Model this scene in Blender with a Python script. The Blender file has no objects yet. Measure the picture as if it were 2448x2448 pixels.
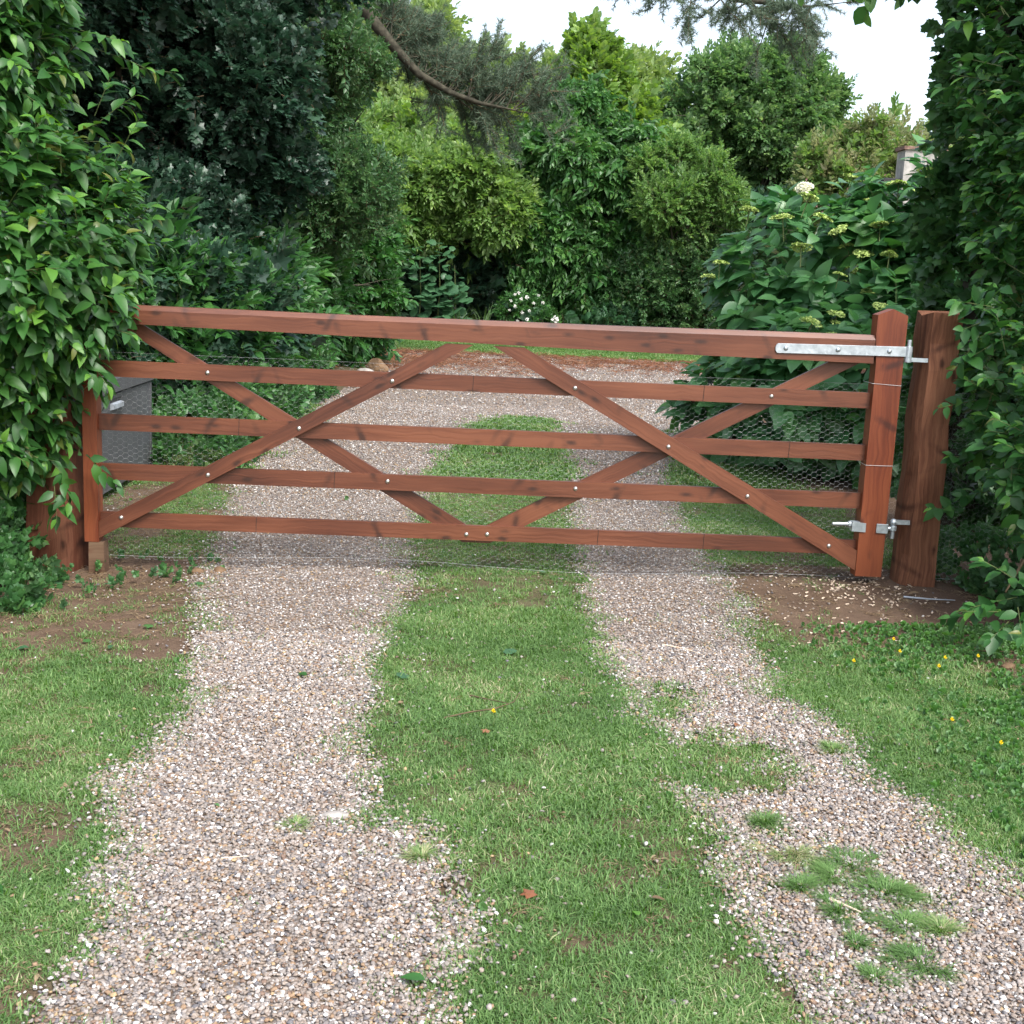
import bpy, bmesh, math
import numpy as np
from mathutils import Matrix, Vector
S = bpy.context.scene
C = S.collection
rad = math.radians

# ---------------------------------------------------------------- camera, sky, sun, exposure
cam = bpy.data.cameras.new('camera')
cam.sensor_width = 36.0
cam.lens = 36.0 * 2989.95 / 2448.0
cam.clip_end = 3000
co = bpy.data.objects.new('camera', cam); C.objects.link(co); S.camera = co
CAM = np.array([1.6317, -5.6091, 1.3849])
_rt = (0.99846225, -0.03224113, 0.04509601); _up = (-0.03822287, 0.18880493, 0.98127046); _fw = (0.04015161, 0.98148521, -0.18728224)
M = Matrix(((_rt[0], _up[0], -_fw[0]), (_rt[1], _up[1], -_fw[1]), (_rt[2], _up[2], -_fw[2]))).to_4x4()
M.translation = Vector(CAM); co.matrix_world = M

W = bpy.data.worlds.new('World'); S.world = W; W.use_nodes = True
nt = W.node_tree; bg = nt.nodes['Background']
sky = nt.nodes.new('ShaderNodeTexSky'); sky.sky_type = 'NISHITA'; sky.sun_disc = False
sky.sun_elevation = rad(52); sky.sun_rotation = rad(150); sky.air_density = 1.0; sky.dust_density = 3.0
hsv = nt.nodes.new('ShaderNodeHueSaturation'); hsv.inputs['Saturation'].default_value = 0.60   # thin even cloud
nt.links.new(sky.outputs[0], hsv.inputs['Color']); nt.links.new(hsv.outputs[0], bg.inputs[0])
bg.inputs[1].default_value = 0.15
sun = bpy.data.lights.new('sun', 'SUN'); sun.energy = 1.5; sun.angle = rad(18); sun.color = (1, 0.98, 0.95)
so = bpy.data.objects.new('sun', sun); C.objects.link(so)
so.rotation_euler = (rad(38), 0, rad(180 - 150)) 
S.view_settings.view_transform = 'Standard'; S.view_settings.look = 'None'
S.view_settings.exposure = 1.38; S.view_settings.gamma = 1.0; S.view_settings.use_curve_mapping = False
S.render.engine = 'CYCLES'; S.cycles.max_bounces = 6; S.cycles.diffuse_bounces = 3; S.cycles.transmission_bounces = 3
S.cycles.use_denoising = True

rng = np.random.default_rng(7)
# ---------------------------------------------------------------- numpy helpers
def _hash(ix, iy, iz, s):
    h = (ix.astype(np.int64)*374761393 + iy.astype(np.int64)*668265263 + iz.astype(np.int64)*2147483647 + s*1274126177) & 0xffffffff
    h = ((h ^ (h >> 13))*1274126177) & 0xffffffff
    return ((h ^ (h >> 16)) & 0xffff)/65535.0
def noise(x, y, z=0.0, s=0):
    x, y, z = np.broadcast_arrays(np.asarray(x, float), np.asarray(y, float), np.asarray(z, float))
    ix, iy, iz = np.floor(x), np.floor(y), np.floor(z)
    fx, fy, fz = x-ix, y-iy, z-iz
    fx, fy, fz = fx*fx*(3-2*fx), fy*fy*(3-2*fy), fz*fz*(3-2*fz)
    r = 0
    for a in (0, 1):
        for b in (0, 1):
            for c in (0, 1):
                w = (fx if a else 1-fx)*(fy if b else 1-fy)*(fz if c else 1-fz)
                r = r + w*_hash(ix+a, iy+b, iz+c, s)
    return r
def fbm(x, y, z=0.0, s=0):
    return (noise(x, y, z, s)*.55+noise(x*2.1, y*2.1, np.asarray(z)*2.1, s+9)*.28+noise(x*4.3, y*4.3, np.asarray(z)*4.3, s+17)*.17)
def norm(v): return v/np.maximum(np.linalg.norm(v, axis=-1, keepdims=True), 1e-9)
def frames(yax, zref):
    y = norm(yax); z = norm(zref - (zref*y).sum(-1, keepdims=True)*y); x = np.cross(y, z)
    return np.stack([x, y, z], -1)      # columns are the axes
def to_euler(R):
    ry = np.arcsin(np.clip(-R[..., 2, 0], -1, 1))
    return np.stack([np.arctan2(R[..., 2, 1], R[..., 2, 2]), ry, np.arctan2(R[..., 1, 0], R[..., 0, 0])], -1)
def H(x, y):
    x = np.asarray(x, float); y = np.asarray(y, float)
    h = .018*np.clip(x-1.65, -2.3, 2.3)*np.clip(1-np.abs(y)/9, 0, 1)
    near = np.clip(1-np.maximum(np.abs(x-2)-7, np.abs(y-5)-14)/4, 0, 1)
    h = h + (fbm(x*.9, y*.9, 0, 3)-.5)*.05*near
    h = h + near*.022*np.exp(-((x-1.85)/.38)**4)*(y < 7)
    return h

# ---------------------------------------------------------------- materials
def mat(name, rough=.6, spec=.4):
    m = bpy.data.materials.new(name); m.use_nodes = True
    b = m.node_tree.nodes['Principled BSDF']; b.inputs['Roughness'].default_value = rough
    b.inputs['Specular IOR Level'].default_value = spec
    return m, m.node_tree.nodes, m.node_tree.links, b
def N(nodes, t, **kw):
    n = nodes.new(t)
    for k, v in kw.items():
        if k in n.inputs.keys(): n.inputs[k].default_value = v
        else: setattr(n, k, v)
    return n
def ramp(nodes, stops, interp='LINEAR'):
    r = nodes.new('ShaderNodeValToRGB'); e = r.color_ramp.elements; r.color_ramp.interpolation = interp
    while len(e) > 1: e.remove(e[-1])
    e[0].position = stops[0][0]; e[0].color = (*stops[0][1], 1)
    for p, c in stops[1:]:
        k = e.new(p); k.color = (*c, 1)
    return r
def math_n(nodes, links, op, a, b=None):
    n = nodes.new('ShaderNodeMath'); n.operation = op
    for i, v in enumerate((a, b)):
        if v is None: continue
        if isinstance(v, (int, float)): n.inputs[i].default_value = v
        else: links.new(v, n.inputs[i])
    return n.outputs[0]
def leaf_mat(name, stops, trans=.3, rough=.42, spec=.45, bump=True):
    m, n, l, b = mat(name, rough, spec)
    at = N(n, 'ShaderNodeAttribute', attribute_name='tint'); oi = n.new('ShaderNodeObjectInfo')
    f = math_n(n, l, 'ADD', math_n(n, l, 'MULTIPLY', at.outputs['Fac'], .55), math_n(n, l, 'MULTIPLY', oi.outputs['Random'], .45))
    r = ramp(n, stops); l.new(f, r.inputs[0])
    geo = n.new('ShaderNodeNewGeometry')
    mx = N(n, 'ShaderNodeMix', data_type='RGBA'); l.new(geo.outputs['Backfacing'], mx.inputs[0])
    l.new(r.outputs[0], mx.inputs[6])
    br = N(n, 'ShaderNodeHueSaturation', Saturation=.8, Value=1.3); l.new(r.outputs[0], br.inputs['Color']); l.new(br.outputs[0], mx.inputs[7])
    l.new(mx.outputs[2], b.inputs['Base Color'])
    t = n.new('ShaderNodeBsdfTranslucent'); tv = N(n, 'ShaderNodeHueSaturation', Hue=.485, Saturation=1.15, Value=1.6)
    l.new(r.outputs[0], tv.inputs['Color']); l.new(tv.outputs[0], t.inputs[0])
    ms = n.new('ShaderNodeMixShader'); ms.inputs[0].default_value = trans
    l.new(b.outputs[0], ms.inputs[1]); l.new(t.outputs[0], ms.inputs[2])
    l.new(ms.outputs[0], n['Material Output'].inputs[0])
    return m
def flat_mat(name, col, rough=.6, spec=.4, metal=0, var=.25, scale=20, bump=.0):
    m, n, l, b = mat(name, rough, spec); b.inputs['Metallic'].default_value = metal
    tc = n.new('ShaderNodeTexCoord'); nz = N(n, 'ShaderNodeTexNoise', Scale=scale, Detail=4.0); l.new(tc.outputs['Object'], nz.inputs['Vector'])
    c1 = tuple(c*(1-var) for c in col); c2 = tuple(min(1, c*(1+var)) for c in col)
    r = ramp(n, [(.3, c1), (.7, c2)]); l.new(nz.outputs[0], r.inputs[0]); l.new(r.outputs[0], b.inputs['Base Color'])
    if bump:
        bp = N(n, 'ShaderNodeBump', Strength=bump, Distance=.01); l.new(nz.outputs[0], bp.inputs['Height']); l.new(bp.outputs[0], b.inputs['Normal'])
    return m

def wood_mat(name, c_lo, c_mid, c_hi, knot_col, rough=.5, spec=.5, knots=1.0, streak=0.35):
    m, n, l, b = mat(name, rough, spec)
    tc = n.new('ShaderNodeTexCoord'); oi = n.new('ShaderNodeObjectInfo')
    off = n.new('ShaderNodeVectorMath'); off.operation = 'SCALE'; off.inputs[0].default_value = (13.1, 7.7, 3.3); l.new(oi.outputs['Random'], off.inputs['Scale'])
    ad = n.new('ShaderNodeVectorMath'); ad.operation = 'ADD'; l.new(tc.outputs['Object'], ad.inputs[0]); l.new(off.outputs[0], ad.inputs[1])
    def mp(sc):
        k = n.new('ShaderNodeMapping'); k.inputs['Scale'].default_value = sc; l.new(ad.outputs[0], k.inputs['Vector']); return k.outputs[0]
    big = N(n, 'ShaderNodeTexNoise', Scale=1.0, Detail=3.0); l.new(mp((1.6, 6, 6)), big.inputs['Vector'])
    # round knots, slanting spike knots and warped grain round them
    vo = N(n, 'ShaderNodeTexVoronoi', Scale=1.0); l.new(mp((5.0, .01, 15)), vo.inputs['Vector'])
    dist = vo.outputs['Distance']
    wv = N(n, 'ShaderNodeTexNoise', Scale=1.0, Detail=2.0); l.new(mp((7, 7, 7)), wv.inputs['Vector'])
    gr = N(n, 'ShaderNodeTexNoise', Scale=1.0, Detail=6.0, Roughness=.68, Distortion=.4)
    warp = n.new('ShaderNodeCombineXYZ'); kk = math_n(n, l, 'MULTIPLY', wv.outputs[0], 4.0); l.new(kk, warp.inputs['Z'])
    a2 = n.new('ShaderNodeVectorMath'); a2.operation = 'ADD'; l.new(mp((2.2, 60, 95)), a2.inputs[0]); l.new(warp.outputs[0], a2.inputs[1]); l.new(a2.outputs[0], gr.inputs['Vector'])
    f = math_n(n, l, 'ADD', math_n(n, l, 'MULTIPLY', big.outputs[0], .62), math_n(n, l, 'MULTIPLY', gr.outputs[0], streak))
    r = ramp(n, [(.36, c_lo), (.50, c_mid), (.66, c_hi)]); l.new(f, r.inputs[0])
    def vor(sc, rot, lo, hi, thr):
        k = n.new('ShaderNodeMapping'); k.inputs['Rotation'].default_value = (0, rot, 0); l.new(ad.outputs[0], k.inputs['Vector'])
        k_ = n.new('ShaderNodeVectorMath'); k_.operation = 'MULTIPLY'; k_.inputs[1].default_value = sc; l.new(k.outputs[0], k_.inputs[0])
        nn = N(n, 'ShaderNodeTexNoise', Scale=22.0, Detail=3.0); l.new(ad.outputs[0], nn.inputs['Vector'])
        v = N(n, 'ShaderNodeTexVoronoi', Scale=1.0); l.new(k_.outputs[0], v.inputs['Vector'])
        d = math_n(n, l, 'ADD', v.outputs['Distance'], math_n(n, l, 'MULTIPLY', math_n(n, l, 'SUBTRACT', nn.outputs[0], .5), .28))
        q = ramp(n, [(lo*.6, (1, 1, 1)), (lo, (.75, .75, .75)), (lo+(hi-lo)*.35, (.38, .38, .38)), (hi, (0, 0, 0))]); l.new(d, q.inputs[0])
        sc_ = n.new('ShaderNodeSeparateColor'); l.new(v.outputs['Color'], sc_.inputs[0])
        return math_n(n, l, 'MULTIPLY', q.outputs[0], math_n(n, l, 'GREATER_THAN', sc_.outputs[0], thr))
    kf = vor((7, .01, 17), 0, .13, .27, .35)
    kf = math_n(n, l, 'MAXIMUM', kf, math_n(n, l, 'MULTIPLY', vor((12, .01, 2.8), .42, .13, .28, .42), 1.0))
    kf = math_n(n, l, 'MAXIMUM', kf, math_n(n, l, 'MULTIPLY', vor((11, .01, 2.4), -.5, .12, .26, .52), .9))
    kf = math_n(n, l, 'MULTIPLY', kf, .82*knots)
    mx = N(n, 'ShaderNodeMix', data_type='RGBA'); l.new(kf, mx.inputs[0]); l.new(r.outputs[0], mx.inputs[6]); mx.inputs[7].default_value = (*knot_col, 1)
    l.new(mx.outputs[2], b.inputs['Base Color'])
    bp = N(n, 'ShaderNodeBump', Strength=.35, Distance=.002); l.new(gr.outputs[0], bp.inputs['Height']); l.new(bp.outputs[0], b.inputs['Normal'])
    rg = math_n(n, l, 'ADD', math_n(n, l, 'MULTIPLY', gr.outputs[0], .25), rough-.12); l.new(rg, b.inputs['Roughness'])
    return m
M_gate = wood_mat('stained_softwood', (.060, .017, .008), (.108, .032, .014), (.175, .058, .026), (.026, .009, .005), rough=.44, spec=.55, streak=.42)
M_heel = wood_mat('stained_hinge_post_wood', (.080, .017, .006), (.135, .029, .010), (.21, .054, .018), (.038, .010, .006), rough=.5, spec=.45, streak=.5)
M_post = wood_mat('rough_sawn_post_wood', (.065, .025, .014), (.125, .050, .027), (.22, .10, .055), (.03, .012, .008), rough=.8, spec=.2, streak=.5)
M_postL = wood_mat('red_post_wood', (.055, .018, .010), (.10, .034, .018), (.17, .07, .04), (.03, .012, .008), rough=.75, spec=.2, streak=.5)
M_pale = wood_mat('bare_pale_wood', (.09, .050, .030), (.14, .085, .052), (.21, .145, .092), (.12, .06, .035), rough=.8, spec=.2)
def galv():
    m, n, l, b = mat('galvanised_steel', .42, .5); b.inputs['Metallic'].default_value = .75
    tc = n.new('ShaderNodeTexCoord'); v = N(n, 'ShaderNodeTexVoronoi', Scale=70.0); l.new(tc.outputs['Object'], v.inputs['Vector'])
    nz = N(n, 'ShaderNodeTexNoise', Scale=25.0, Detail=5.0); l.new(tc.outputs['Object'], nz.inputs['Vector'])
    f = math_n(n, l, 'ADD', math_n(n, l, 'MULTIPLY', v.outputs['Color'], .3), math_n(n, l, 'MULTIPLY', nz.outputs[0], .8))
    r = ramp(n, [(.3, (.36, .41, .44)), (.8, (.62, .67, .70))]); l.new(f, r.inputs[0]); l.new(r.outputs[0], b.inputs['Base Color'])
    l.new(math_n(n, l, 'ADD', math_n(n, l, 'MULTIPLY', nz.outputs[0], .35), .25), b.inputs['Roughness'])
    return m
M_galv = galv()
M_wire = flat_mat('wire_steel', (.46, .47, .47), .6, .4, .3, .2)
M_tie = flat_mat('dull_tie_wire', (.05, .045, .04), .6, .4, .3, .2)
M_bolt = flat_mat('zinc_bolt', (.62, .60, .56), .3, .5, .9, .1)
M_bark = flat_mat('bark', (.050, .046, .032), .9, .2, 0, .5, 14, .6)
M_twig = flat_mat('twig_bark', (.12, .085, .05), .85, .2, 0, .3, 40)
M_stem = flat_mat('green_stem', (.10, .13, .045), .6, .3, 0, .3, 40)
M_greybox = flat_mat('grey_box_plastic', (.075, .078, .082), .55, .4, 0, .15, 8, .15)
M_handle = flat_mat('pale_grey_handle', (.30, .33, .36), .45, .4)
M_black = flat_mat('black_plastic', (.02, .02, .022), .5, .4)
M_render = flat_mat('grey_cement_render', (.34, .33, .30), .9, .2, 0, .35, 7, .8)
M_tile = flat_mat('brown_tile', (.20, .13, .10), .85, .2, 0, .35, 20, .3)
M_stone = flat_mat('brown_sandstone', (.15, .095, .055), .85, .2, 0, .45, 9, .6)
M_flint = flat_mat('pale_flint', (.36, .33, .30), .7, .3, 0, .35, 12, .4)
M_chip = flat_mat('fresh_wood_chip', (.62, .50, .38), .8, .2, 0, .2, 30)
M_yel = flat_mat('yellow_petal', (.85, .62, .02), .5, .3, 0, .1)
M_white = flat_mat('white_petal', (.80, .79, .74), .6, .3, 0, .08)
M_cream = flat_mat('cream_floret', (.82, .82, .62), .6, .3, 0, .15)
M_lime = flat_mat('lime_floret', (.46, .58, .18), .6, .3, 0, .35, 60)
M_pink = flat_mat('pale_pink_petal', (.60, .38, .36), .6, .3, 0, .2)
M_pinkw = flat_mat('bleached_leaf_mark', (.75, .8, .78), .5, .3)

G = lambda *c: tuple(c)
ML_hedge = leaf_mat('hedge_leaf', [(.0, (.016, .060, .014)), (.5, (.032, .110, .022)), (.85, (.060, .170, .030)), (1, (.11, .25, .045))], .26)
ML_tip = leaf_mat('young_hedge_leaf', [(0, (.070, .20, .028)), (1, (.15, .32, .05))], .35)
ML_dark = leaf_mat('dark_maple_leaf', [(0, (.012, .040, .022)), (.6, (.026, .070, .038)), (1, (.070, .135, .080))], .2, .42, .55)
ML_haw = leaf_mat('small_hedge_leaf', [(0, (.026, .072, .026)), (.6, (.058, .145, .046)), (1, (.16, .26, .10))], .32)
ML_mid = leaf_mat('shrub_leaf', [(0, (.018, .070, .016)), (.6, (.040, .135, .030)), (1, (.085, .22, .045))], .3)
ML_olive = leaf_mat('olive_shrub_leaf', [(0, (.070, .150, .036)), (.6, (.145, .260, .065)), (1, (.30, .43, .13))], .45)
ML_gold = leaf_mat('golden_leaf', [(0, (.16, .26, .02)), (1, (.38, .50, .05))], .4)
ML_hazel = leaf_mat('curled_hazel_leaf', [(0, (.022, .078, .018)), (.6, (.054, .158, .036)), (1, (.14, .29, .07))], .34)
ML_privet = leaf_mat('privet_leaf', [(0, (.055, .135, .036)), (.6, (.135, .265, .065)), (1, (.30, .45, .14))], .42)
ML_fresh = leaf_mat('fresh_green_leaf', [(0, (.085, .18, .035)), (.6, (.15, .27, .05)), (1, (.26, .38, .09))], .38)
ML_bg = leaf_mat('far_tree_leaf', [(0, (.11, .19, .055)), (.6, (.20, .30, .085)), (1, (.33, .42, .15))], .45)
ML_right = leaf_mat('right_tree_leaf', [(0, (.045, .115, .038)), (.6, (.105, .215, .065)), (1, (.25, .38, .13))], .4)
ML_hyd = leaf_mat('hydrangea_leaf', [(0, (.045, .150, .055)), (.6, (.085, .225, .080)), (1, (.15, .33, .11))], .36, .38, .6)
ML_ivy = leaf_mat('ivy_leaf', [(0, (.026, .085, .026)), (.7, (.055, .150, .042)), (1, (.11, .23, .06))], .3, .4, .45)
ML_round = leaf_mat('mallow_leaf', [(0, (.035, .10, .045)), (1, (.07, .17, .075))], .25)
ML_iris = leaf_mat('strap_leaf', [(0, (.06, .14, .04)), (1, (.13, .24, .07))], .3)
ML_pale = leaf_mat('pale_climber_leaf', [(0, (.13, .18, .07)), (.7, (.24, .27, .12)), (1, (.40, .36, .22))], .42)
ML_needle = leaf_mat('pine_needle', [(0, (.060, .100, .062)), (1, (.13, .19, .115))], .25, .6, .3)
ML_red = leaf_mat('fallen_brown_leaf', [(0, (.10, .035, .015)), (.6, (.22, .085, .04)), (1, (.30, .17, .08))], .1)
ML_litter = leaf_mat('dry_litter', [(0, (.09, .055, .03)), (.6, (.19, .13, .07)), (1, (.32, .25, .15))], .1)

def grass_mat():
    m = leaf_mat('grass_blade', [(0, (.050, .125, .020)), (.45, (.092, .205, .034)), (.72, (.140, .265, .050)), (.84, (.22, .29, .09)), (1, (.42, .38, .21))], .38, .55, .3)
    n = m.node_tree.nodes; l = m.node_tree.links
    # broad patches of yellower and deeper turf
    geo = n.new('ShaderNodeNewGeometry'); nz = N(n, 'ShaderNodeTexNoise', Scale=2.2, Detail=4.0); l.new(geo.outputs['Position'], nz.inputs['Vector'])
    r = [x for x in n if x.type == 'VALTORGB'][0]; src = r.inputs[0].links[0].from_socket
    f = math_n(n, l, 'ADD', src, math_n(n, l, 'MULTIPLY', math_n(n, l, 'SUBTRACT', nz.outputs[0], .52), 1.1)); l.new(f, r.inputs[0])
    return m
ML_grass = grass_mat()

def ground_mat():
    m, n, l, b = mat('soil', .95, .15)
    geo = n.new('ShaderNodeNewGeometry'); P = geo.outputs['Position']
    a = N(n, 'ShaderNodeTexNoise', Scale=3.0, Detail=8.0, Roughness=.7); c = N(n, 'ShaderNodeTexNoise', Scale=90.0, Detail=6.0, Roughness=.8)
    l.new(P, a.inputs['Vector']); l.new(P, c.inputs['Vector'])
    f = math_n(n, l, 'ADD', math_n(n, l, 'MULTIPLY', a.outputs[0], .45), math_n(n, l, 'MULTIPLY', c.outputs[0], .55))
    r = ramp(n, [(.3, (.060, .038, .026)), (.5, (.125, .082, .056)), (.72, (.21, .15, .105))]); l.new(f, r.inputs[0])
    at = N(n, 'ShaderNodeAttribute', attribute_name='turf')
    r2 = ramp(n, [(.34, (.030, .062, .018)), (.5, (.062, .105, .034)), (.68, (.13, .145, .065))]); l.new(f, r2.inputs[0])
    mx = N(n, 'ShaderNodeMix', data_type='RGBA'); l.new(at.outputs['Fac'], mx.inputs[0]); l.new(r.outputs[0], mx.inputs[6]); l.new(r2.outputs[0], mx.inputs[7])
    l.new(mx.outputs[2], b.inputs['Base Color'])
    bp = N(n, 'ShaderNodeBump', Strength=.8, Distance=.015); l.new(f, bp.inputs['Height']); l.new(bp.outputs[0], b.inputs['Normal'])
    return m
PEB = [(.0, (.37, .325, .295)), (.17, (.60, .575, .55)), (.245, (.27, .22, .185)), (.42, (.33, .275, .23)), (.54, (.20, .18, .17)), (.64, (.30, .20, .125)), (.70, (.27, .24, .22)), (.82, (.15, .142, .148)), (.88, (.42, .30, .17)), (.91, (.20, .135, .10)), (.965, (.70, .68, .65))]
def gravel_mat():
    m, n, l, b = mat('gravel_bed', .85, .25)
    geo = n.new('ShaderNodeNewGeometry')
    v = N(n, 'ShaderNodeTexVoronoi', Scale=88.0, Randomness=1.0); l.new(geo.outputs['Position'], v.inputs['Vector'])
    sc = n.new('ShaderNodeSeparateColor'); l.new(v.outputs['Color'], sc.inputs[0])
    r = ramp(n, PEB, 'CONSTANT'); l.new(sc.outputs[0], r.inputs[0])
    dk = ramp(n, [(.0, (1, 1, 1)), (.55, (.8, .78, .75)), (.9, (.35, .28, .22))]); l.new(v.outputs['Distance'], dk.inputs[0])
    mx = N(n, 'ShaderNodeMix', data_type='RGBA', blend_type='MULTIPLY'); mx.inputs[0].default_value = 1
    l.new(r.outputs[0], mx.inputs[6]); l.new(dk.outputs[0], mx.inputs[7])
    nz = N(n, 'ShaderNodeTexNoise', Scale=1.3, Detail=6.0, Roughness=.65); l.new(geo.outputs['Position'], nz.inputs['Vector'])
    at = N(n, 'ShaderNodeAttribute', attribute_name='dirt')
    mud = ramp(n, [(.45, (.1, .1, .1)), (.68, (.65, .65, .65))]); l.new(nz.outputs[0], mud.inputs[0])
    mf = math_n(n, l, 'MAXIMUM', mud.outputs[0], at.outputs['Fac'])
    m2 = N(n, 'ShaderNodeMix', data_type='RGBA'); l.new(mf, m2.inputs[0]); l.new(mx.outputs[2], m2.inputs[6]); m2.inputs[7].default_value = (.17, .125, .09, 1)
    l.new(m2.outputs[2], b.inputs['Base Color'])
    bp = N(n, 'ShaderNodeBump', Strength=1.0, Distance=.008, invert=True); l.new(v.outputs['Distance'], bp.inputs['Height']); l.new(bp.outputs[0], b.inputs['Normal'])
    return m
def pebble_mat():
    m, n, l, b = mat('pebble', .7, .35)
    oi = n.new('ShaderNodeObjectInfo'); r = ramp(n, PEB, 'CONSTANT'); l.new(oi.outputs['Random'], r.inputs[0])
    tc = n.new('ShaderNodeTexCoord'); nz = N(n, 'ShaderNodeTexNoise', Scale=1.5, Detail=3.0); l.new(tc.outputs['Object'], nz.inputs['Vector'])
    mx = N(n, 'ShaderNodeMix', data_type='RGBA', blend_type='MULTIPLY'); mx.inputs[0].default_value = .6
    rr = ramp(n, [(.3, (.6, .58, .55)), (.6, (1, 1, 1))]); l.new(nz.outputs[0], rr.inputs[0])
    l.new(r.outputs[0], mx.inputs[6]); l.new(rr.outputs[0], mx.inputs[7]); l.new(mx.outputs[2], b.inputs['Base Color'])
    return m
M_ground = ground_mat(); M_gravel = gravel_mat(); M_pebble = pebble_mat()

# ---------------------------------------------------------------- object helpers
def link(o, parent=None):
    C.objects.link(o)
    if parent is not None: o.parent = parent
    return o
def tag(o, label=None, cat=None, group=None, kind=None):
    for k, v in (('label', label), ('category', cat), ('group', group), ('kind', kind)):
        if v: o[k] = v
    return o
def thing(name, label, cat, loc=(0, 0, 0), group=None):
    o = bpy.data.objects.new(name, None); o.empty_display_size = .1; o.location = loc
    link(o); return tag(o, label, cat, group)
def meshdata(name, V, F, mats, tint=None, smooth=False, midx=None):
    me = bpy.data.meshes.new(name)
    me.from_pydata([tuple(v) for v in V], [], [tuple(f) for f in F])
    for m in (mats if isinstance(mats, (list, tuple)) else [mats]): me.materials.append(m)
    if tint is not None:
        a = me.attributes.new('tint', 'FLOAT', 'POINT'); a.data.foreach_set('value', np.asarray(tint, np.float32))
    if midx is not None: me.polygons.foreach_set('material_index', np.asarray(midx, np.int32))
    if smooth: me.polygons.foreach_set('use_smooth', [True]*len(me.polygons))
    me.update(); return me
def obj(name, V, F, mats, parent=None, loc=(0, 0, 0), world=True, **kw):
    """world: V are world coordinates; loc is where the origin goes"""
    loc = np.asarray(loc, float)
    me = meshdata(name, np.asarray(V, float)-(loc if world else 0), F, mats, **kw)
    o = bpy.data.objects.new(name, me); link(o, parent)
    o.location = loc - (np.array(parent.location) if parent is not None else 0)
    return o
def bobj(name, bm, m, parent=None, loc=(0, 0, 0), bevel=0, smooth=False):
    if bevel:
        bmesh.ops.bevel(bm, geom=[e for e in bm.edges if len(e.link_faces) == 2 and e.calc_face_angle(0) > .5], offset=bevel, segments=1, affect='EDGES', profile=.5)
    bmesh.ops.recalc_face_normals(bm, faces=bm.faces)
    me = bpy.data.meshes.new(name); bm.to_mesh(me); bm.free(); me.materials.append(m)
    if smooth: me.polygons.foreach_set('use_smooth', [True]*len(me.polygons))
    o = bpy.data.objects.new(name, me); link(o, parent); o.location = loc
    return o
def prism(bm, poly, y0, y1):
    a = [bm.verts.new((x, y0, z)) for x, z in poly]; b = [bm.verts.new((x, y1, z)) for x, z in poly]
    bm.faces.new(a); bm.faces.new(b[::-1]); k = len(poly)
    for i in range(k): bm.faces.new((a[i], b[i], b[(i+1) % k], a[(i+1) % k]))
def box(bm, x0, x1, y0, y1, z0, z1): prism(bm, [(x0, z0), (x1, z0), (x1, z1), (x0, z1)], y0, y1)
def cyl(bm, p, q, r, seg=10, r2=None):
    p = Vector(p); q = Vector(q); d = q-p; m = d.to_track_quat('Z', 'Y').to_matrix().to_4x4(); m.translation = (p+q)/2
    bmesh.ops.create_cone(bm, cap_ends=True, segments=seg, radius1=r, radius2=r if r2 is None else r2, depth=d.length, matrix=m)
def tube(path, radii, seg=7):
    P = np.asarray(path, float); V = []; F = []
    T = norm(np.gradient(P, axis=0)); ref = np.array([0., 0, 1.]) if abs(T[0, 2]) < .9 else np.array([1., 0, 0])
    for i, (p, t) in enumerate(zip(P, T)):
        a = np.cross(t, ref); a /= max(np.linalg.norm(a), 1e-6); b = np.cross(t, a)
        for k in range(seg):
            w = 2*math.pi*k/seg; V.append(p+radii[i]*(math.cos(w)*a+math.sin(w)*b))
    for i in range(len(P)-1):
        for k in range(seg):
            F.append((i*seg+k, i*seg+(k+1) % seg, (i+1)*seg+(k+1) % seg, (i+1)*seg+k))
    return V, F
class Acc:
    def __init__(s): s.V = []; s.F = []; s.T = []; s.M = []
    def add(s, V, F, tint=.5, mi=0):
        n = len(s.V); s.V += [np.asarray(v, float) for v in V]; s.F += [tuple(i+n for i in f) for f in F]
        s.T += ([tint]*len(V) if np.isscalar(tint) else list(tint)); s.M += [mi]*len(F)
    def mesh(s, name, mats, smooth=False): return meshdata(name, s.V, s.F, mats, tint=s.T, midx=s.M, smooth=smooth)
    def obj(s, name, mats, parent=None, smooth=False, loc=(0, 0, 0)): return obj(name, s.V, s.F, mats, parent, loc=loc, tint=s.T, midx=s.M, smooth=smooth)

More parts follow.
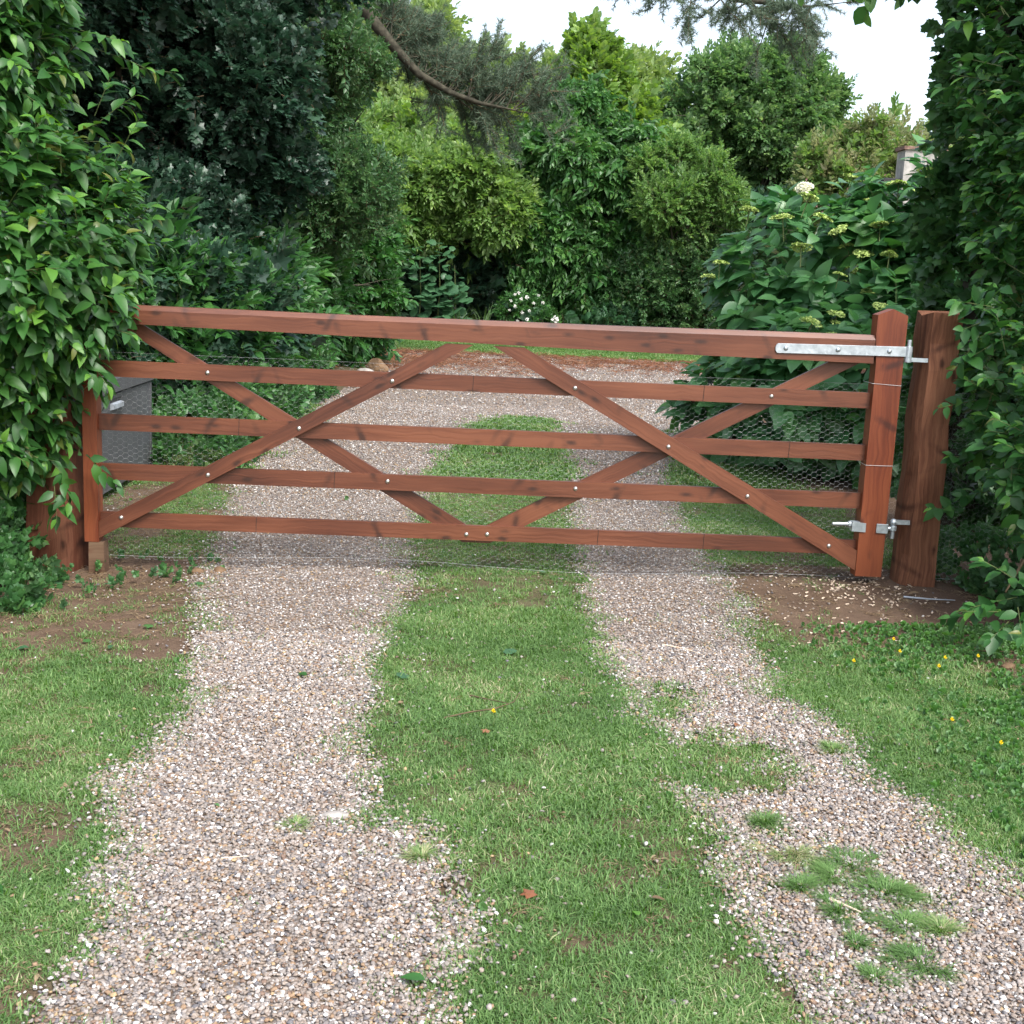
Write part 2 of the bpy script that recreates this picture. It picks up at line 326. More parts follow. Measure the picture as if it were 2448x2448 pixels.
_gn = {}
def scatter(name, P, E, sc, idx, meshes, parent=None, label=None, cat=None, kind='stuff'):
    """one object whose points carry instances of the given meshes"""
    key = tuple(m.name for m in meshes)
    if key not in _gn:
        col = bpy.data.collections.new('sources')
        for i, m in enumerate(meshes):
            col.objects.link(bpy.data.objects.new('src_%03d_%s' % (i, m.name), m))
        g = bpy.data.node_groups.new('scatter', 'GeometryNodeTree')
        g.interface.new_socket('Geometry', in_out='INPUT', socket_type='NodeSocketGeometry'); g.interface.new_socket('Geometry', in_out='OUTPUT', socket_type='NodeSocketGeometry')
        n = g.nodes; l = g.links
        gi = n.new('NodeGroupInput'); go = n.new('NodeGroupOutput'); ip = n.new('GeometryNodeInstanceOnPoints'); ci = n.new('GeometryNodeCollectionInfo')
        ci.inputs['Collection'].default_value = col; ci.inputs['Separate Children'].default_value = True; ci.inputs['Reset Children'].default_value = True
        def na(nm, t):
            a = n.new('GeometryNodeInputNamedAttribute'); a.data_type = t; a.inputs[0].default_value = nm; return a.outputs[0]
        er = n.new('FunctionNodeEulerToRotation'); l.new(na('rot', 'FLOAT_VECTOR'), er.inputs[0])
        l.new(gi.outputs[0], ip.inputs['Points']); l.new(ci.outputs[0], ip.inputs['Instance']); ip.inputs['Pick Instance'].default_value = True
        l.new(na('idx', 'INT'), ip.inputs['Instance Index']); l.new(er.outputs[0], ip.inputs['Rotation']); l.new(na('scl', 'FLOAT_VECTOR'), ip.inputs['Scale'])
        l.new(ip.outputs[0], go.inputs[0]); _gn[key] = g
    P = np.asarray(P, np.float32); k = len(P)
    loc = np.zeros(3) if parent is None else np.array(parent.location)
    me = bpy.data.meshes.new(name); me.vertices.add(k); me.vertices.foreach_set('co', (P-loc).astype(np.float32).ravel())
    sc = np.asarray(sc, np.float32)
    if sc.ndim == 1: sc = np.repeat(sc[:, None], 3, 1)
    for nm, t, d, f in (('rot', 'FLOAT_VECTOR', E, 'vector'), ('scl', 'FLOAT_VECTOR', sc, 'vector'), ('idx', 'INT', idx, 'value')):
        a = me.attributes.new(nm, t, 'POINT'); a.data.foreach_set(f, np.asarray(d, np.int32 if t == 'INT' else np.float32).ravel())
    for m in meshes[0].materials: me.materials.append(m)
    o = bpy.data.objects.new(name, me); link(o, parent)
    md = o.modifiers.new('scatter', 'NODES'); md.node_group = _gn[key]
    return tag(o, label, cat, None, kind)

# ---------------------------------------------------------------- leaf shapes (along +Y, face up +Z)
def leaf(L=1., Wd=.45, n=4, fold=.25, droop=.25, peak=.4, stalk=.06):
    V = []; F = []
    ts = np.linspace(0, 1, n+1)
    for i, t in enumerate(ts):
        y = stalk*L+t*L*(1-stalk); z = -droop*L*t*t
        w = 0 if t in (0, 1) else Wd/2*L*(math.sin(math.pi*t**(math.log(.5)/math.log(peak))))**.85
        V += [(-w, y, z+fold*w), (0, y, z), (w, y, z+fold*w)] if w else [(0, y, z)]
    # indices
    off = []; c = 0
    for i, t in enumerate(ts): off.append(c); c += 1 if i in (0, n) else 3
    for i in range(n):
        a, b = off[i], off[i+1]
        if i == 0: F += [(a, b+1, b), (a, b+2, b+1)]
        elif i == n-1: F += [(a, a+1, b), (a+1, a+2, b)]
        else: F += [(a, a+1, b+1, b), (a+1, a+2, b+2, b+1)]
    return np.array(V), F
def lobed(L=1., lobes=5, depth=.5, Wd=1., droop=.15, spread=2.2):
    pts = [(0, 0.0)]
    k = lobes*2-1
    for i in range(k):
        a = -spread+2*spread*i/(k-1); r = 1.0 if i % 2 == 0 else 1-depth
        r *= 1-.30*abs(a/spread)
        pts.append((math.sin(a)*r*.55*Wd, .35+math.cos(a)*r*.6))
    V = [(0, .3*L, 0.02*L)]+[(x*L, y*L, -droop*L*(abs(x)*.8+(y-.3)**2)) for x, y in pts]
    F = [(0, i+1, (i+1) % len(pts)+1) for i in range(len(pts))]
    return np.array(V), [f[::-1] for f in F]
def sprig(name, lf, mats, n=10, length=1., lsize=.35, ang=60, r=None, opposite=False, stem_r=.012, tipup=.2, seed=0, lift=.0, hang=0., leafmi=0, curve=.15):
    """a shoot along +Y with leaves; mats=[leaf, stem]"""
    r = np.random.default_rng(seed); A = Acc()
    ys = np.linspace(0, length, 5); path = [(0, y, -hang*y*y/length+curve*math.sin(y/length*2.2+seed)*.3*length) for y in ys]
    if stem_r: 
        V, F = tube(path, [stem_r*(1-.7*i/4) for i in range(5)], 3); A.add(V, F, .5, 1)
    for i in range(n):
        t = (i+1)/n; y = length*(.12+.88*t); z = -hang*y*y/length+curve*math.sin(y/length*2.2+seed)*.3*length
        az = i*2.4+seed if not opposite else (i//2)*1.57+(i % 2)*math.pi+r.normal(0, .3)
        a = rad(ang)*(1-.55*t)+r.normal(0, .15)
        d = np.array([math.sin(a)*math.cos(az), math.cos(a), math.sin(a)*math.sin(az)*.55-lift])
        s = lsize*(.55+.6*math.sin(math.pi*min(1, t*.75+.15)))*r.uniform(.8, 1.15)
        R = frames(d[None], (np.array([[0, -.2, 1.]])+r.normal(0, .35, (1, 3))))[0]
        V = (R @ (lf[r.integers(len(lf))][0]*s).T).T+np.array([0, y, z])
        A.add(V, lf[0][1], r.uniform(0, 1), leafmi)
    return A.mesh(name, mats)
LF_ov = [leaf(1, .46, 4, .3, d, .38) for d in (.15, .3, .45)]
LF_nar = [leaf(1, .34, 4, .3, d, .42) for d in (.2, .4)]
LF_rnd = [leaf(1, .72, 4, .25, d, .45) for d in (.1, .25)]
LF_sm = [leaf(1, .6, 2, .3, .1, .5, .03)]
LF_sm3 = [leaf(1, .5, 3, .35, d, .45, .03) for d in (.1, .35)]
LF_lob = [lobed(1, 5, .45, 1.1, d) for d in (.15, .35)]
LF_ivy = [lobed(1, 5, .32, 1.2, d) for d in (.1, .3)]
LF_mal = [lobed(1, 7, .16, 1.35, d, 2.7) for d in (.1, .25)]
LF_curl = [leaf(1, .6, 3, .8, d, .5, .03) for d in (.5, .8)]

# ---------------------------------------------------------------- volumes of foliage
def shell(blobs, dens, seed=0, depth=(.72, 1.06), hole=.0, hscale=1.2, cull=-.35, bump=.18, bscale=1.3, zmin=None, layers=1.0):
    r = np.random.default_rng(seed); Ps = []; Ns = []; Rs = []
    B = [(np.array(c, float), np.array(e, float)) for c, e in blobs]
    for j, (c, e) in enumerate(B):
        area = 4*math.pi*(((e[0]*e[1])**1.6+(e[0]*e[2])**1.6+(e[1]*e[2])**1.6)/3)**(1/1.6)
        n = int(area*dens*layers); u = norm(r.normal(size=(n, 3)))
        rr = depth[0]+(depth[1]-depth[0])*r.random(n)**.6
        p0 = c+u*e
        b = 1+bump*(2*fbm(p0[:, 0]*bscale, p0[:, 1]*bscale, p0[:, 2]*bscale, seed+j)-1)*1.6
        p = c+u*e*(rr*b)[:, None]; nn = norm(u/e)
        keep = np.ones(n, bool)
        for k, (c2, e2) in enumerate(B):
            if k != j: keep &= (((p-c2)/e2)**2).sum(1) > .62
        if hole: keep &= fbm(p[:, 0]*hscale+5, p[:, 1]*hscale, p[:, 2]*hscale, seed+50) > hole
        view = norm(CAM-p); keep &= (nn*view).sum(1) > cull
        if zmin is not None: keep &= p[:, 2] > zmin
        Ps.append(p[keep]); Ns.append(nn[keep]); Rs.append(rr[keep])
    return np.concatenate(Ps), np.concatenate(Ns), np.concatenate(Rs)
def crown(name, parent, blobs, meshes, dens, scale, seed=0, up=.25, wild=.55, zup=.8, **kw):
    P, Nn, Rr = shell(blobs, dens, seed, **kw)
    r = np.random.default_rng(seed+1); n = len(P)
    d = norm(Nn+wild*r.normal(size=(n, 3))+np.array([0, 0, up]))
    zr = np.array([0, 0, zup])+Nn*(1-zup)*1.2+.25*r.normal(size=(n, 3))
    E = to_euler(frames(d, zr)); s = scale*r.uniform(.75, 1.3, n)
    P = P - d*(s*.5)[:, None]
    return scatter(name, P, E, s, r.integers(0, len(meshes), n), meshes, parent)
def limbs(name, parent, base, tips, r0, m, r=None, sag=.0, seed=0, split=.35):
    """each tuple: trunk path and limbs joined as one mesh"""
    rr = np.random.default_rng(seed); A = Acc(); base = np.array(base, float)
    top = np.mean(tips, 0)*.6+base*.4; top[:2] = base[:2]*.6+top[:2]*.4
    path = [base, base*.66+top*.34+rr.normal(0, .06, 3), base*.33+top*.67+rr.normal(0, .08, 3), top]
    path[0][2] -= .15
    V, F = tube(path, [r0*1.15, r0*.9, r0*.8, r0*.6], 9); A.add(V, F)
    for t in tips:
        t = np.array(t, float); s = path[2]*(1-split)+path[3]*split if rr.random() < .5 else path[2]
        mid = (s+t)/2+rr.normal(0, .12, 3)*np.linalg.norm(t-s)*.5; mid[2] += .08
        V, F = tube([s, s*.5+mid*.5+rr.normal(0, .03, 3), mid, mid*.5+t*.5+rr.normal(0, .04, 3), t], [r0*.5, r0*.4, r0*.3, r0*.2, r0*.06], 6); A.add(V, F)
        for k in range(3):
            e = mid+(t-mid)*rr.uniform(0, .8)+0; f = e+rr.normal(0, .35, 3)*np.linalg.norm(t-s)*.5
            V, F = tube([e, (e+f)/2+rr.normal(0, .03, 3), f], [r0*.16, r0*.1, r0*.03], 5); A.add(V, F)
    return A.obj(name, [m], parent, smooth=True, loc=tuple(parent.location))

def lumps(c, e, n, size, seed, top=.0):
    """a big crown as a core and many lumps on its surface"""
    r = np.random.default_rng(seed); c = np.array(c, float); e = np.array(e, float); out = [(tuple(c), tuple(e*.8))]
    for i in range(n):
        u = norm(r.normal(size=3)+np.array([0, -.5, top])); s = size*r.uniform(.6, 1.3); out.append((tuple(c+u*e*.82), (s, s, s*.85)))
    return out
# ================================================================= GROUND
def yx(L): a = np.array(sorted((y, x) for x, y in L)); return a[:, 0], a[:, 1]
LG = yx([(.88, -9), (.88, -3.52), (.90, -3.40), (.92, -3.10), (.81, -3.03), (.82, -2.84), (.80, -2.68), (.74, -2.55), (.69, -2.41), (.73, -2.26), (.76, -1.95), (.80, -1.86), (.76, -1.56), (.70, -1.45), (.69, -1.21), (.63, -.97), (.45, -.15), (.42, .39), (.19, 2.11), (.15, 3.24), (.15, 5.30), (.16, 7.62), (.54, 11.33), (.68, 16.03)])
SL = yx([(1.66, -9), (1.66, -3.49), (1.66, -3.39), (1.71, -3.25), (1.71, -3.15), (1.63, -3.04), (1.64, -2.89), (1.59, -2.74), (1.55, -2.66), (1.47, -2.60), (1.44, -2.30), (1.37, -2.21), (1.37, -2.02), (1.36, -1.76), (1.36, -1.50), (1.32, -1.38), (1.38, -1.01), (1.38, -.75), (1.42, -.17), (1.37, .36), (1.38, 1.33), (1.43, 2.98), (1.56, 4.06), (1.73, 5.82), (2.05, 6.5), (2.4, 6.6)])
SR = yx([(2.40, -9), (2.34, -3.46), (2.36, -3.33), (2.30, -3.25), (2.28, -3.0), (2.27, -2.86), (2.30, -2.72), (2.28, -2.55), (2.27, -2.45), (2.30, -2.2), (2.26, -2.0), (2.18, -1.86), (2.21, -1.68), (2.18, -1.52), (2.16, -1.29), (2.19, -1.07), (2.17, -.76), (2.19, -.39), (2.23, .30), (2.24, 1.24), (2.38, 2.99), (2.42, 4.01), (2.45, 5.53), (2.47, 6.3), (2.41, 6.6)])
RV = yx([(3.05, -9), (3.02, -3.4), (2.99, -2.93), (2.95, -2.78), (2.88, -2.62), (2.92, -2.49), (2.85, -2.36), (2.82, -2.25), (2.87, -2.06), (2.81, -1.86), (2.79, -1.71), (2.68, -1.62), (2.72, -1.45), (2.81, -1.38), (2.78, -1.13), (2.79, -.78), (2.89, -.56), (2.89, -.12), (2.88, .48), (2.92, 1.53), (3.12, 3.17), (3.32, 4.16), (3.64, 5.79), (4.65, 7.5), (9.5, 9.0), (10, 16)])
PATCH = [(2.34, -1.54, .06), (2.42, -1.57, .055), (2.34, -1.71, .10), (2.30, -1.84, .07), (2.55, -2.12, .10), (2.38, -2.22, .15), (2.50, -2.33, .11), (2.33, -2.36, .13), (2.46, -1.98, .06), (2.60, -2.25, .05), (2.37, -2.05, .06), (2.46, -2.66, .04), (2.60, -2.92, .035), (2.66, -2.90, .03), (2.62, -3.20, .025), (2.75, -3.0, .03), (2.55, -2.70, .03), (2.38, -2.95, .03), (1.47, -2.45, .08), (1.44, -2.62, .07), (1.60, -3.40, .05)]
def jit(x, y): return x+.10*(fbm(x*5, y*5, 0, 21)-.5)+.05*(noise(x*23, y*23, 0, 5)-.5)
def gravel_f(x, y):
    xj = jit(x, y); lg = np.interp(y, *LG); sl = np.interp(y, *SL); sr = np.interp(y, *SR); rv = np.interp(y, *RV)
    g = (xj > lg) & (xj < rv) & ((y > 6.6) | (xj < sl) | (xj > sr)) & (y < 15.9+.3*noise(x*2, y, 0, 4))
    for a, b, c in PATCH: g &= ((x-a)**2+(y-b)**2) > (c*.8*(.7+.6*noise(x*20, y*20)))**2
    return g
def grass_f(x, y):
    """0..1 amount of turf"""
    xj = jit(x, y); lg = np.interp(y, *LG); sl = np.interp(y, *SL); sr = np.interp(y, *SR); rv = np.interp(y, *RV)
    w = fbm(x*3.3, y*3.3, 0, 31); w2 = fbm(x*9, y*9, 0, 37)
    g = np.zeros_like(x)
    w3 = fbm(x*16, y*16, 0, 39)
    strip = (xj > sl) & (xj < sr) & (y < 6.6)
    w3 = fbm(x*16, y*16, 0, 39); bare = np.clip((w3-.28)*6, .35, 1)*np.clip((w2-.30)*7, .42, 1)*np.clip((w-.24)*6, .6, 1)
    g = np.where(strip, bare*np.where((y > -.5) & (y < .6), .62, 1)*np.where(y < -2.5, np.clip((w2-.30)*5, .35, 1), 1), g)
    left = (xj < lg) & (y < 16)
    dl = np.where(y < -1.30-.35*(w2-.5), np.clip((w-.35)*5, .22, 1)*np.clip((w2-.33)*6, .3, 1), np.where(y < .3, np.clip((w-.46)*2, .01, .13)*np.clip((w3-.3)*5, .1, 1)*np.clip((-y+.1)*1.0, .05, 1), np.where(y < 2.5, np.clip((w-.42)*5, .04, .7), .3)))
    dl = dl*np.clip((x+1.2)*2, 0, 1)
    g = np.where(left, dl, g)
    rt = (xj > rv) & (y < 6)
    dist = np.hypot((x-3.45)/.80, (y+.28)/.80)
    dr = np.clip((w-.22)*6, .3, 1)*np.clip((dist-.80)*1.6, .02, 1)*np.clip((3.68-x)*3, .06, 1)
    dr = np.where(y > .35, np.clip((w-.30)*7, .2, 1)*np.clip((4.1-x)*2, 0, 1), dr)
    g = np.where(rt, dr, g)
    g = np.where((y > 15.9+.3*noise(x*2, y, 0, 4)) & (y < 20.8), 1.0, g)
    ed = np.minimum(np.abs(x-lg), np.minimum(np.abs(x-sl), np.minimum(np.abs(x-sr), np.abs(x-rv))))
    g = np.where((y < 6.5) & (g <= 0), .75*np.exp(-ed*20)*np.clip((w2-.42)*5, 0, 1), g)
    for a, b, c in PATCH: g = np.maximum(g, np.where((x-a)**2+(y-b)**2 < (c*.9*(.6+.8*noise(x*22, y*22)))**2, .45, 0))
    return g
def axis(a): return np.unique(np.round(np.concatenate(a), 4))
gx = axis([[-900, -300, -100, -50, -30, -20, -14, -10], np.arange(-7, -1, .4), np.arange(-1, 4.6, .07), np.arange(4.6, 12, .4), [14, 18, 25, 40, 80, 200, 900]])
gy = axis([[-900, -200, -60, -25, -14, -9], np.arange(-7, -3.9, .4), np.arange(-3.9, 2, .07), np.arange(2, 7, .14), np.arange(7, 24, .4), [26, 30, 40, 60, 100, 250, 900]])
X, Y = np.meshgrid(gx, gy, indexing='ij'); Z = H(X, Y)
def grid_faces(a, b, keep=None):
    I, J = np.meshgrid(np.arange(a-1), np.arange(b-1), indexing='ij'); q = np.stack([I*b+J, (I+1)*b+J, (I+1)*b+J+1, I*b+J+1], -1).reshape(-1, 4)
    return q if keep is None else q[keep.ravel()]
g_o = obj('ground', np.stack([X, Y, Z], -1).reshape(-1, 3), grid_faces(*X.shape).tolist(), M_ground, smooth=True)
a = g_o.data.attributes.new('turf', 'FLOAT', 'POINT'); a.data.foreach_set('value', np.clip(grass_f(X, Y), 0, 1).astype(np.float32).ravel()); tag(g_o, kind='structure')
rx = np.arange(-.1, 3.4, .045); ry = np.arange(-5.0, 6.8, .045)
def gravel_sheet(name, xs, ys):
    X, Y = np.meshgrid(xs, ys, indexing='ij'); Z = H(X, Y)+.004
    cx = (X[:-1, :-1]+X[1:, 1:])/2; cy = (Y[:-1, :-1]+Y[1:, 1:])/2
    k = gravel_f(cx, cy); F = grid_faces(*X.shape, keep=k); used, inv = np.unique(F, return_inverse=True)
    V = np.stack([X, Y, Z], -1).reshape(-1, 3)[used]
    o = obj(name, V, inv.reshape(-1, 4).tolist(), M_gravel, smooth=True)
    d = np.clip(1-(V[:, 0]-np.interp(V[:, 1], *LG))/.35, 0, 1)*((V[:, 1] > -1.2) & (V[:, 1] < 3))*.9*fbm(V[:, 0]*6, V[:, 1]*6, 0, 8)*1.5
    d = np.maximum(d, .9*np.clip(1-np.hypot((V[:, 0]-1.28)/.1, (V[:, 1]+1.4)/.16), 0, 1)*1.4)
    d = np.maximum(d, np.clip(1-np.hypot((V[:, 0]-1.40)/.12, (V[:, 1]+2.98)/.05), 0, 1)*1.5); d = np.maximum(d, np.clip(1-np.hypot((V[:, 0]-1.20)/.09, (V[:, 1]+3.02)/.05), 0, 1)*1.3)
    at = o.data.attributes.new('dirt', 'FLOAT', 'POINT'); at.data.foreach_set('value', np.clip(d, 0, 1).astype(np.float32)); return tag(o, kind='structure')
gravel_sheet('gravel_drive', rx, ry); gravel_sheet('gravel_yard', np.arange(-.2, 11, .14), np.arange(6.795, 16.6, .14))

# pebbles
def pebble(seed, sub=1):
    r = np.random.default_rng(seed); bm = bmesh.new(); bmesh.ops.create_icosphere(bm, subdivisions=sub, radius=.5)
    V = np.array([v.co[:] for v in bm.verts]); F = [tuple(v.index for v in f.verts) for f in bm.faces]; bm.free()
    V = V*(1+.22*r.normal(size=(len(V), 1)))*np.array([1, r.uniform(.65, .95), r.uniform(.4, .65)])
    return meshdata('pebble', V, F, M_pebble, smooth=True)
PB = [pebble(i, 2) for i in range(5)]; PBf = [pebble(i+20, 1) for i in range(4)]
def ground_points(n, x0, x1, y0, y1, f, seed, soft=.028):
    r = np.random.default_rng(seed); x = r.uniform(x0, x1, n); y = r.uniform(y0, y1, n); v = f(x+r.normal(0, soft, n), y+r.normal(0, soft, n))
    k = v if v.dtype == bool else (r.random(n) < v)
    return x[k], y[k], r
def pebbles(name, n, x0, x1, y0, y1, smin, smax, meshes, seed, f=gravel_f, zoff=0.0):
    x, y, r = ground_points(n, x0, x1, y0, y1, f, seed); k = len(x)
    s = smin+(smax-smin)*r.random(k)**1.8; e = np.stack([r.normal(0, .35, k), r.normal(0, .35, k), r.uniform(0, 6.28, k)], 1)
    return scatter(name, np.stack([x, y, H(x, y)+.004+s*.12+zoff+r.uniform(0, .004, k)], 1), e, s, r.integers(0, len(meshes), k), meshes)
pebbles('gravel', 210000, .35, 3.25, -4.1, -1.0, .0058, .0140, PB, 1)
pebbles('gravel', 95000, .25, 3.3, -1.0, 2.0, .0065, .0145, PBf, 2)
pebbles('gravel', 90000, -.1, 4.0, 2.0, 7.5, .010, .021, PBf, 3)
pebbles('gravel', 70000, 0., 9.5, 7.0, 16.3, .014, .030, PBf, 4)
def sparse(x, y):
    ed = np.minimum(np.abs(x-np.interp(y, *LG)), np.minimum(np.abs(x-np.interp(y, *SL)), np.minimum(np.abs(x-np.interp(y, *SR)), np.abs(x-np.interp(y, *RV)))))
    return np.where(gravel_f(x, y), 0, .9*np.exp(-ed*11)+.06)
pebbles('stray_gravel', 40000, -.6, 3.9, -4, 3, .007, .017, PBf, 5, sparse)

# grass
def tuft(seed, n=16, h=.045, rad_=.03, flat=1.0, w=.0022, dry=.12):
    r = np.random.default_rng(seed); A = Acc()
    for i in range(n):
        b = r.normal(0, rad_*.5, 2); az = r.uniform(0, 6.28); lean = r.uniform(.25, 1.15)*flat; hh = h*r.uniform(.5, 1.25)
        d = np.array([math.cos(az), math.sin(az)]); s = np.array([-d[1], d[0]])*w*r.uniform(.7, 1.3)
        p = lambda t: (b[0]+d[0]*hh*lean*t*t, b[1]+d[1]*hh*lean*t*t, hh*(t-.35*lean*t*t)-.003)
        a0, a1, a2 = p(0), p(.55), p(1.)
        V = [(a0[0]-s[0], a0[1]-s[1], a0[2]), (a0[0]+s[0], a0[1]+s[1], a0[2]), (a1[0]-s[0]*.8, a1[1]-s[1]*.8, a1[2]), (a1[0]+s[0]*.8, a1[1]+s[1]*.8, a1[2]), a2]
        A.add(V, [(0, 1, 3, 2), (2, 3, 4)], 1.0 if r.random() < dry else r.uniform(0, .75))
    return A
TF = [tuft(i, 20, .020, .034, 1.3, w=.00125, dry=.17).mesh('turf', [ML_grass]) for i in range(6)]+[tuft(40+i, 14, .018, .04, 1.7, w=.0011, dry=.75).mesh('turf', [ML_grass]) for i in range(2)]
TFf = [tuft(60+i, 16, .035, .06, 1.2, w=.0040).mesh('turf', [ML_grass]) for i in range(4)]
def turf(name, n, x0, x1, y0, y1, seed, meshes, smin=.7, smax=1.3, f=grass_f):
    x, y, r = ground_points(n, x0, x1, y0, y1, f, seed); k = len(x)
    s = r.uniform(smin, smax, k)*(.75+.5*fbm(x*2.5, y*2.5, 0, 44)); ix = np.where(r.random(k) < .13, len(meshes)-1-r.integers(0, 2, k), r.integers(0, max(1, len(meshes)-2), k))
    return scatter(name, np.stack([x, y, H(x, y)], 1), np.stack([r.normal(0, .12, k), r.normal(0, .12, k), r.uniform(0, 6.28, k)], 1), s, ix, meshes)
turf('grass', 112000, -.9, 4.1, -4.2, -.6, 11, TF)
turf('grass', 40000, -.6, 4.4, -.6, 2.6, 12, TF, .8, 1.3)
turf('grass', 22000, -.8, 5.2, 2.6, 7, 13, TFf, .8, 1.3)
turf('lawn_grass', 34000, -1.5, 13, 15.8, 20.9, 14, TFf, .9, 1.6)

# low weeds and clover in the turf, right verge most
ML_weed = leaf_mat('weed_leaf', [(0, (.045, .13, .03)), (1, (.10, .24, .05))], .3)
weedl = [sprig('weed', LF_rnd, [ML_weed, ML_weed], 8, .014, .011, 85, stem_r=0, seed=i, curve=0) for i in range(3)]
weedL = [sprig('weed', LF_mal, [ML_weed, ML_weed], 7, .014, .014, 80, stem_r=0, seed=i+9, curve=0) for i in range(2)]
def weeds(name, n, x0, x1, y0, y1, seed, f, s0=.5, s1=1.2, meshes=None):
    x, y, r = ground_points(n, x0, x1, y0, y1, f, seed); k = len(x); ms = meshes or weedl+weedL
    return scatter(name, np.stack([x, y, H(x, y)+.008], 1), np.stack([np.full(k, rad(80))+r.normal(0, .2, k), r.normal(0, .2, k), r.uniform(0, 6.28, k)], 1), r.uniform(s0, s1, k), r.integers(0, len(ms), k), ms)
weeds('clover_and_weeds', 26000, 2.95, 4.2, -3.6, -.7, 15, lambda x, y: np.where(x > np.interp(y, *RV)+.1, np.clip((x-3.0)*.9, .03, .6)*np.clip((fbm(x*4, y*4, 0, 2)-.3)*4, 0, 1), 0.))
weeds('clover_and_weeds', 1500, -.6, 2.4, -3.9, 3, 16, lambda x, y: np.where(gravel_f(x, y), .01, .10*np.clip((fbm(x*3, y*3, 0, 5)-.45)*5, 0, 1)))
# litter: dry bits and red brown needles
LITT = []
for i in range(4):
    A = Acc(); r = np.random.default_rng(i)
    for k in range(3):
        V, F = leaf(r.uniform(.012, .03), .35, 3, .5, .3); th = r.uniform(0, 6.28); c, s = math.cos(th), math.sin(th)
        V = np.stack([V[:, 0]*c-V[:, 1]*s+r.normal(0, .02), V[:, 0]*s+V[:, 1]*c+r.normal(0, .02), V[:, 2]+.006], 1); A.add(V, F, r.random())
    for k in range(5):
        p = r.normal(0, .025, 2); th = r.uniform(0, 6.28); q = p+np.array([math.cos(th), math.sin(th)])*r.uniform(.02, .06)
        V, F = tube([(*p, .004), (*(p+q)/2, .008), (*q, .003)], [.0009]*3, 3); A.add(V, F, r.uniform(.5, 1))
    LITT.append(A)
LI = [A.mesh('litter', [ML_litter]) for A in LITT]; LIr = [A.mesh('litter_red', [ML_red]) for A in LITT]
def lit_f(x, y):
    d = np.where(gravel_f(x, y), .05, np.where((x > 1.3) & (x < 2.5), .12, .30))
    d = d+.5*np.exp(-((x-.1)/.5)**2-((y+.15)/.75)**2)+.30*np.exp(-((x-3.4)/.5)**2-((y+.2)/.6)**2)
    return np.clip(d+.25*np.exp(-((x-.2)/.45)**2)*((y > .3) & (y < 4)), 0, 1)*(fbm(x*5, y*5, 0, 77) > .38)
x, y, r = ground_points(26000, -1.0, 4.2, -4, 5, lit_f, 18); k = len(x)
scatter('dry_litter', np.stack([x, y, H(x, y)+.003], 1), np.stack([r.normal(0, .1, k), r.normal(0, .1, k), r.uniform(0, 6.28, k)], 1), r.uniform(.35, .95, k), r.integers(0, 4, k), LI)
def red_f(x, y): return np.clip(np.exp(-((y-15.1)/.85)**2)*1.3+.8*np.exp(-((y-12.8)/1.6)**2)*np.exp(-((x-.7)/1.4)**2)+.35*np.exp(-((y-13.6)/1.0)**2), 0, 1)*(fbm(x*2, y*2.5, 0, 78) > .36)*(y < 16.1)
x, y, r = ground_points(11000, -1, 9, 9, 16.2, red_f, 19); k = len(x)
scatter('russet_leaf_litter', np.stack([x, y, H(x, y)+.02], 1), np.stack([r.normal(0, .2, k), r.normal(0, .2, k), r.uniform(0, 6.28, k)], 1), r.uniform(1.2, 2.8, k), r.integers(0, 4, k), LIr)

# ================================================================= THE GATE
gate = thing('field_gate', 'red-brown stained wooden five-bar gate closed across the gravel drive', 'gate', (0, 0, .11))
GL = Vector((0, 0, .11))
def gbar(name, poly, y0, y1, m=M_gate, bevel=.0025, ang=0.0, parent=gate):
    """polygon given in gate coordinates (x along the gate, z up); own axes lie along the grain"""
    ox, oz = poly[0]; c, s = math.cos(ang), math.sin(ang)
    loc = [((x-ox)*c+(z-oz)*s, -(x-ox)*s+(z-oz)*c) for x, z in poly]
    bm = bmesh.new(); prism(bm, loc, 0, y1-y0); o = bobj(name, bm, m, parent, (0, 0, 0), bevel)
    base = Vector(parent.location) if parent else Vector()
    o.location = Vector((ox, y0, oz))-base; o.rotation_euler = (0, -ang, 0); return o
UP = rad(90)
stile = gbar('latch_stile', [(-.063, .11), (0, .11), (0, 1.20), (-.063, 1.20)], -.03, .045, ang=UP, m=M_heel)
heel = gbar('hinge_stile', [(3.462, .08), (3.584, .08), (3.586, 1.277), (3.518, 1.305), (3.450, 1.277), (3.450, 1.187), (3.462, 1.06)], -.03, .05, ang=UP, m=M_heel)
rails = []
for z0, z1 in ((.856, .927), (.616, .688), (.393, .465), (.175, .244)):
    rails.append(gbar('rail', [(.0005, z0), (3.4615, z0), (3.4615, z1), (.0005, z1)], 0, .023))
# top rail: tapered, deeper towards the hinge, front top edge chamfered
sec = []
for x, zb, zt in ((.0005, 1.094, 1.174), (1.1, 1.081, 1.172), (2.3, 1.066, 1.176), (3.4495, 1.0605, 1.186)):
    sec.append([(x, -.03, zb), (x, -.03, zt-.021), (x, -.014, zt), (x, .045, zt), (x, .045, zb)])
V = [p for s_ in sec for p in s_]; F = [(i*5+k, (i+1)*5+k, (i+1)*5+(k+1) % 5, i*5+(k+1) % 5) for i in range(3) for k in range(5)]+[(4, 3, 2, 1, 0), (15, 16, 17, 18, 19)]
top = obj('top_rail', V, F, M_gate, gate, loc=(0, 0, 1.08))
brA = gbar('brace', [(.001, .128), (1.655, 1.0655), (1.535, 1.0665), (.001, .205)], -.026, -.001, ang=math.atan(.562))
brB = gbar('brace', [(1.744, 1.0645), (3.4605, .105), (3.4605, .200), (1.883, 1.063)], -.026, -.001, ang=-math.atan(.557))
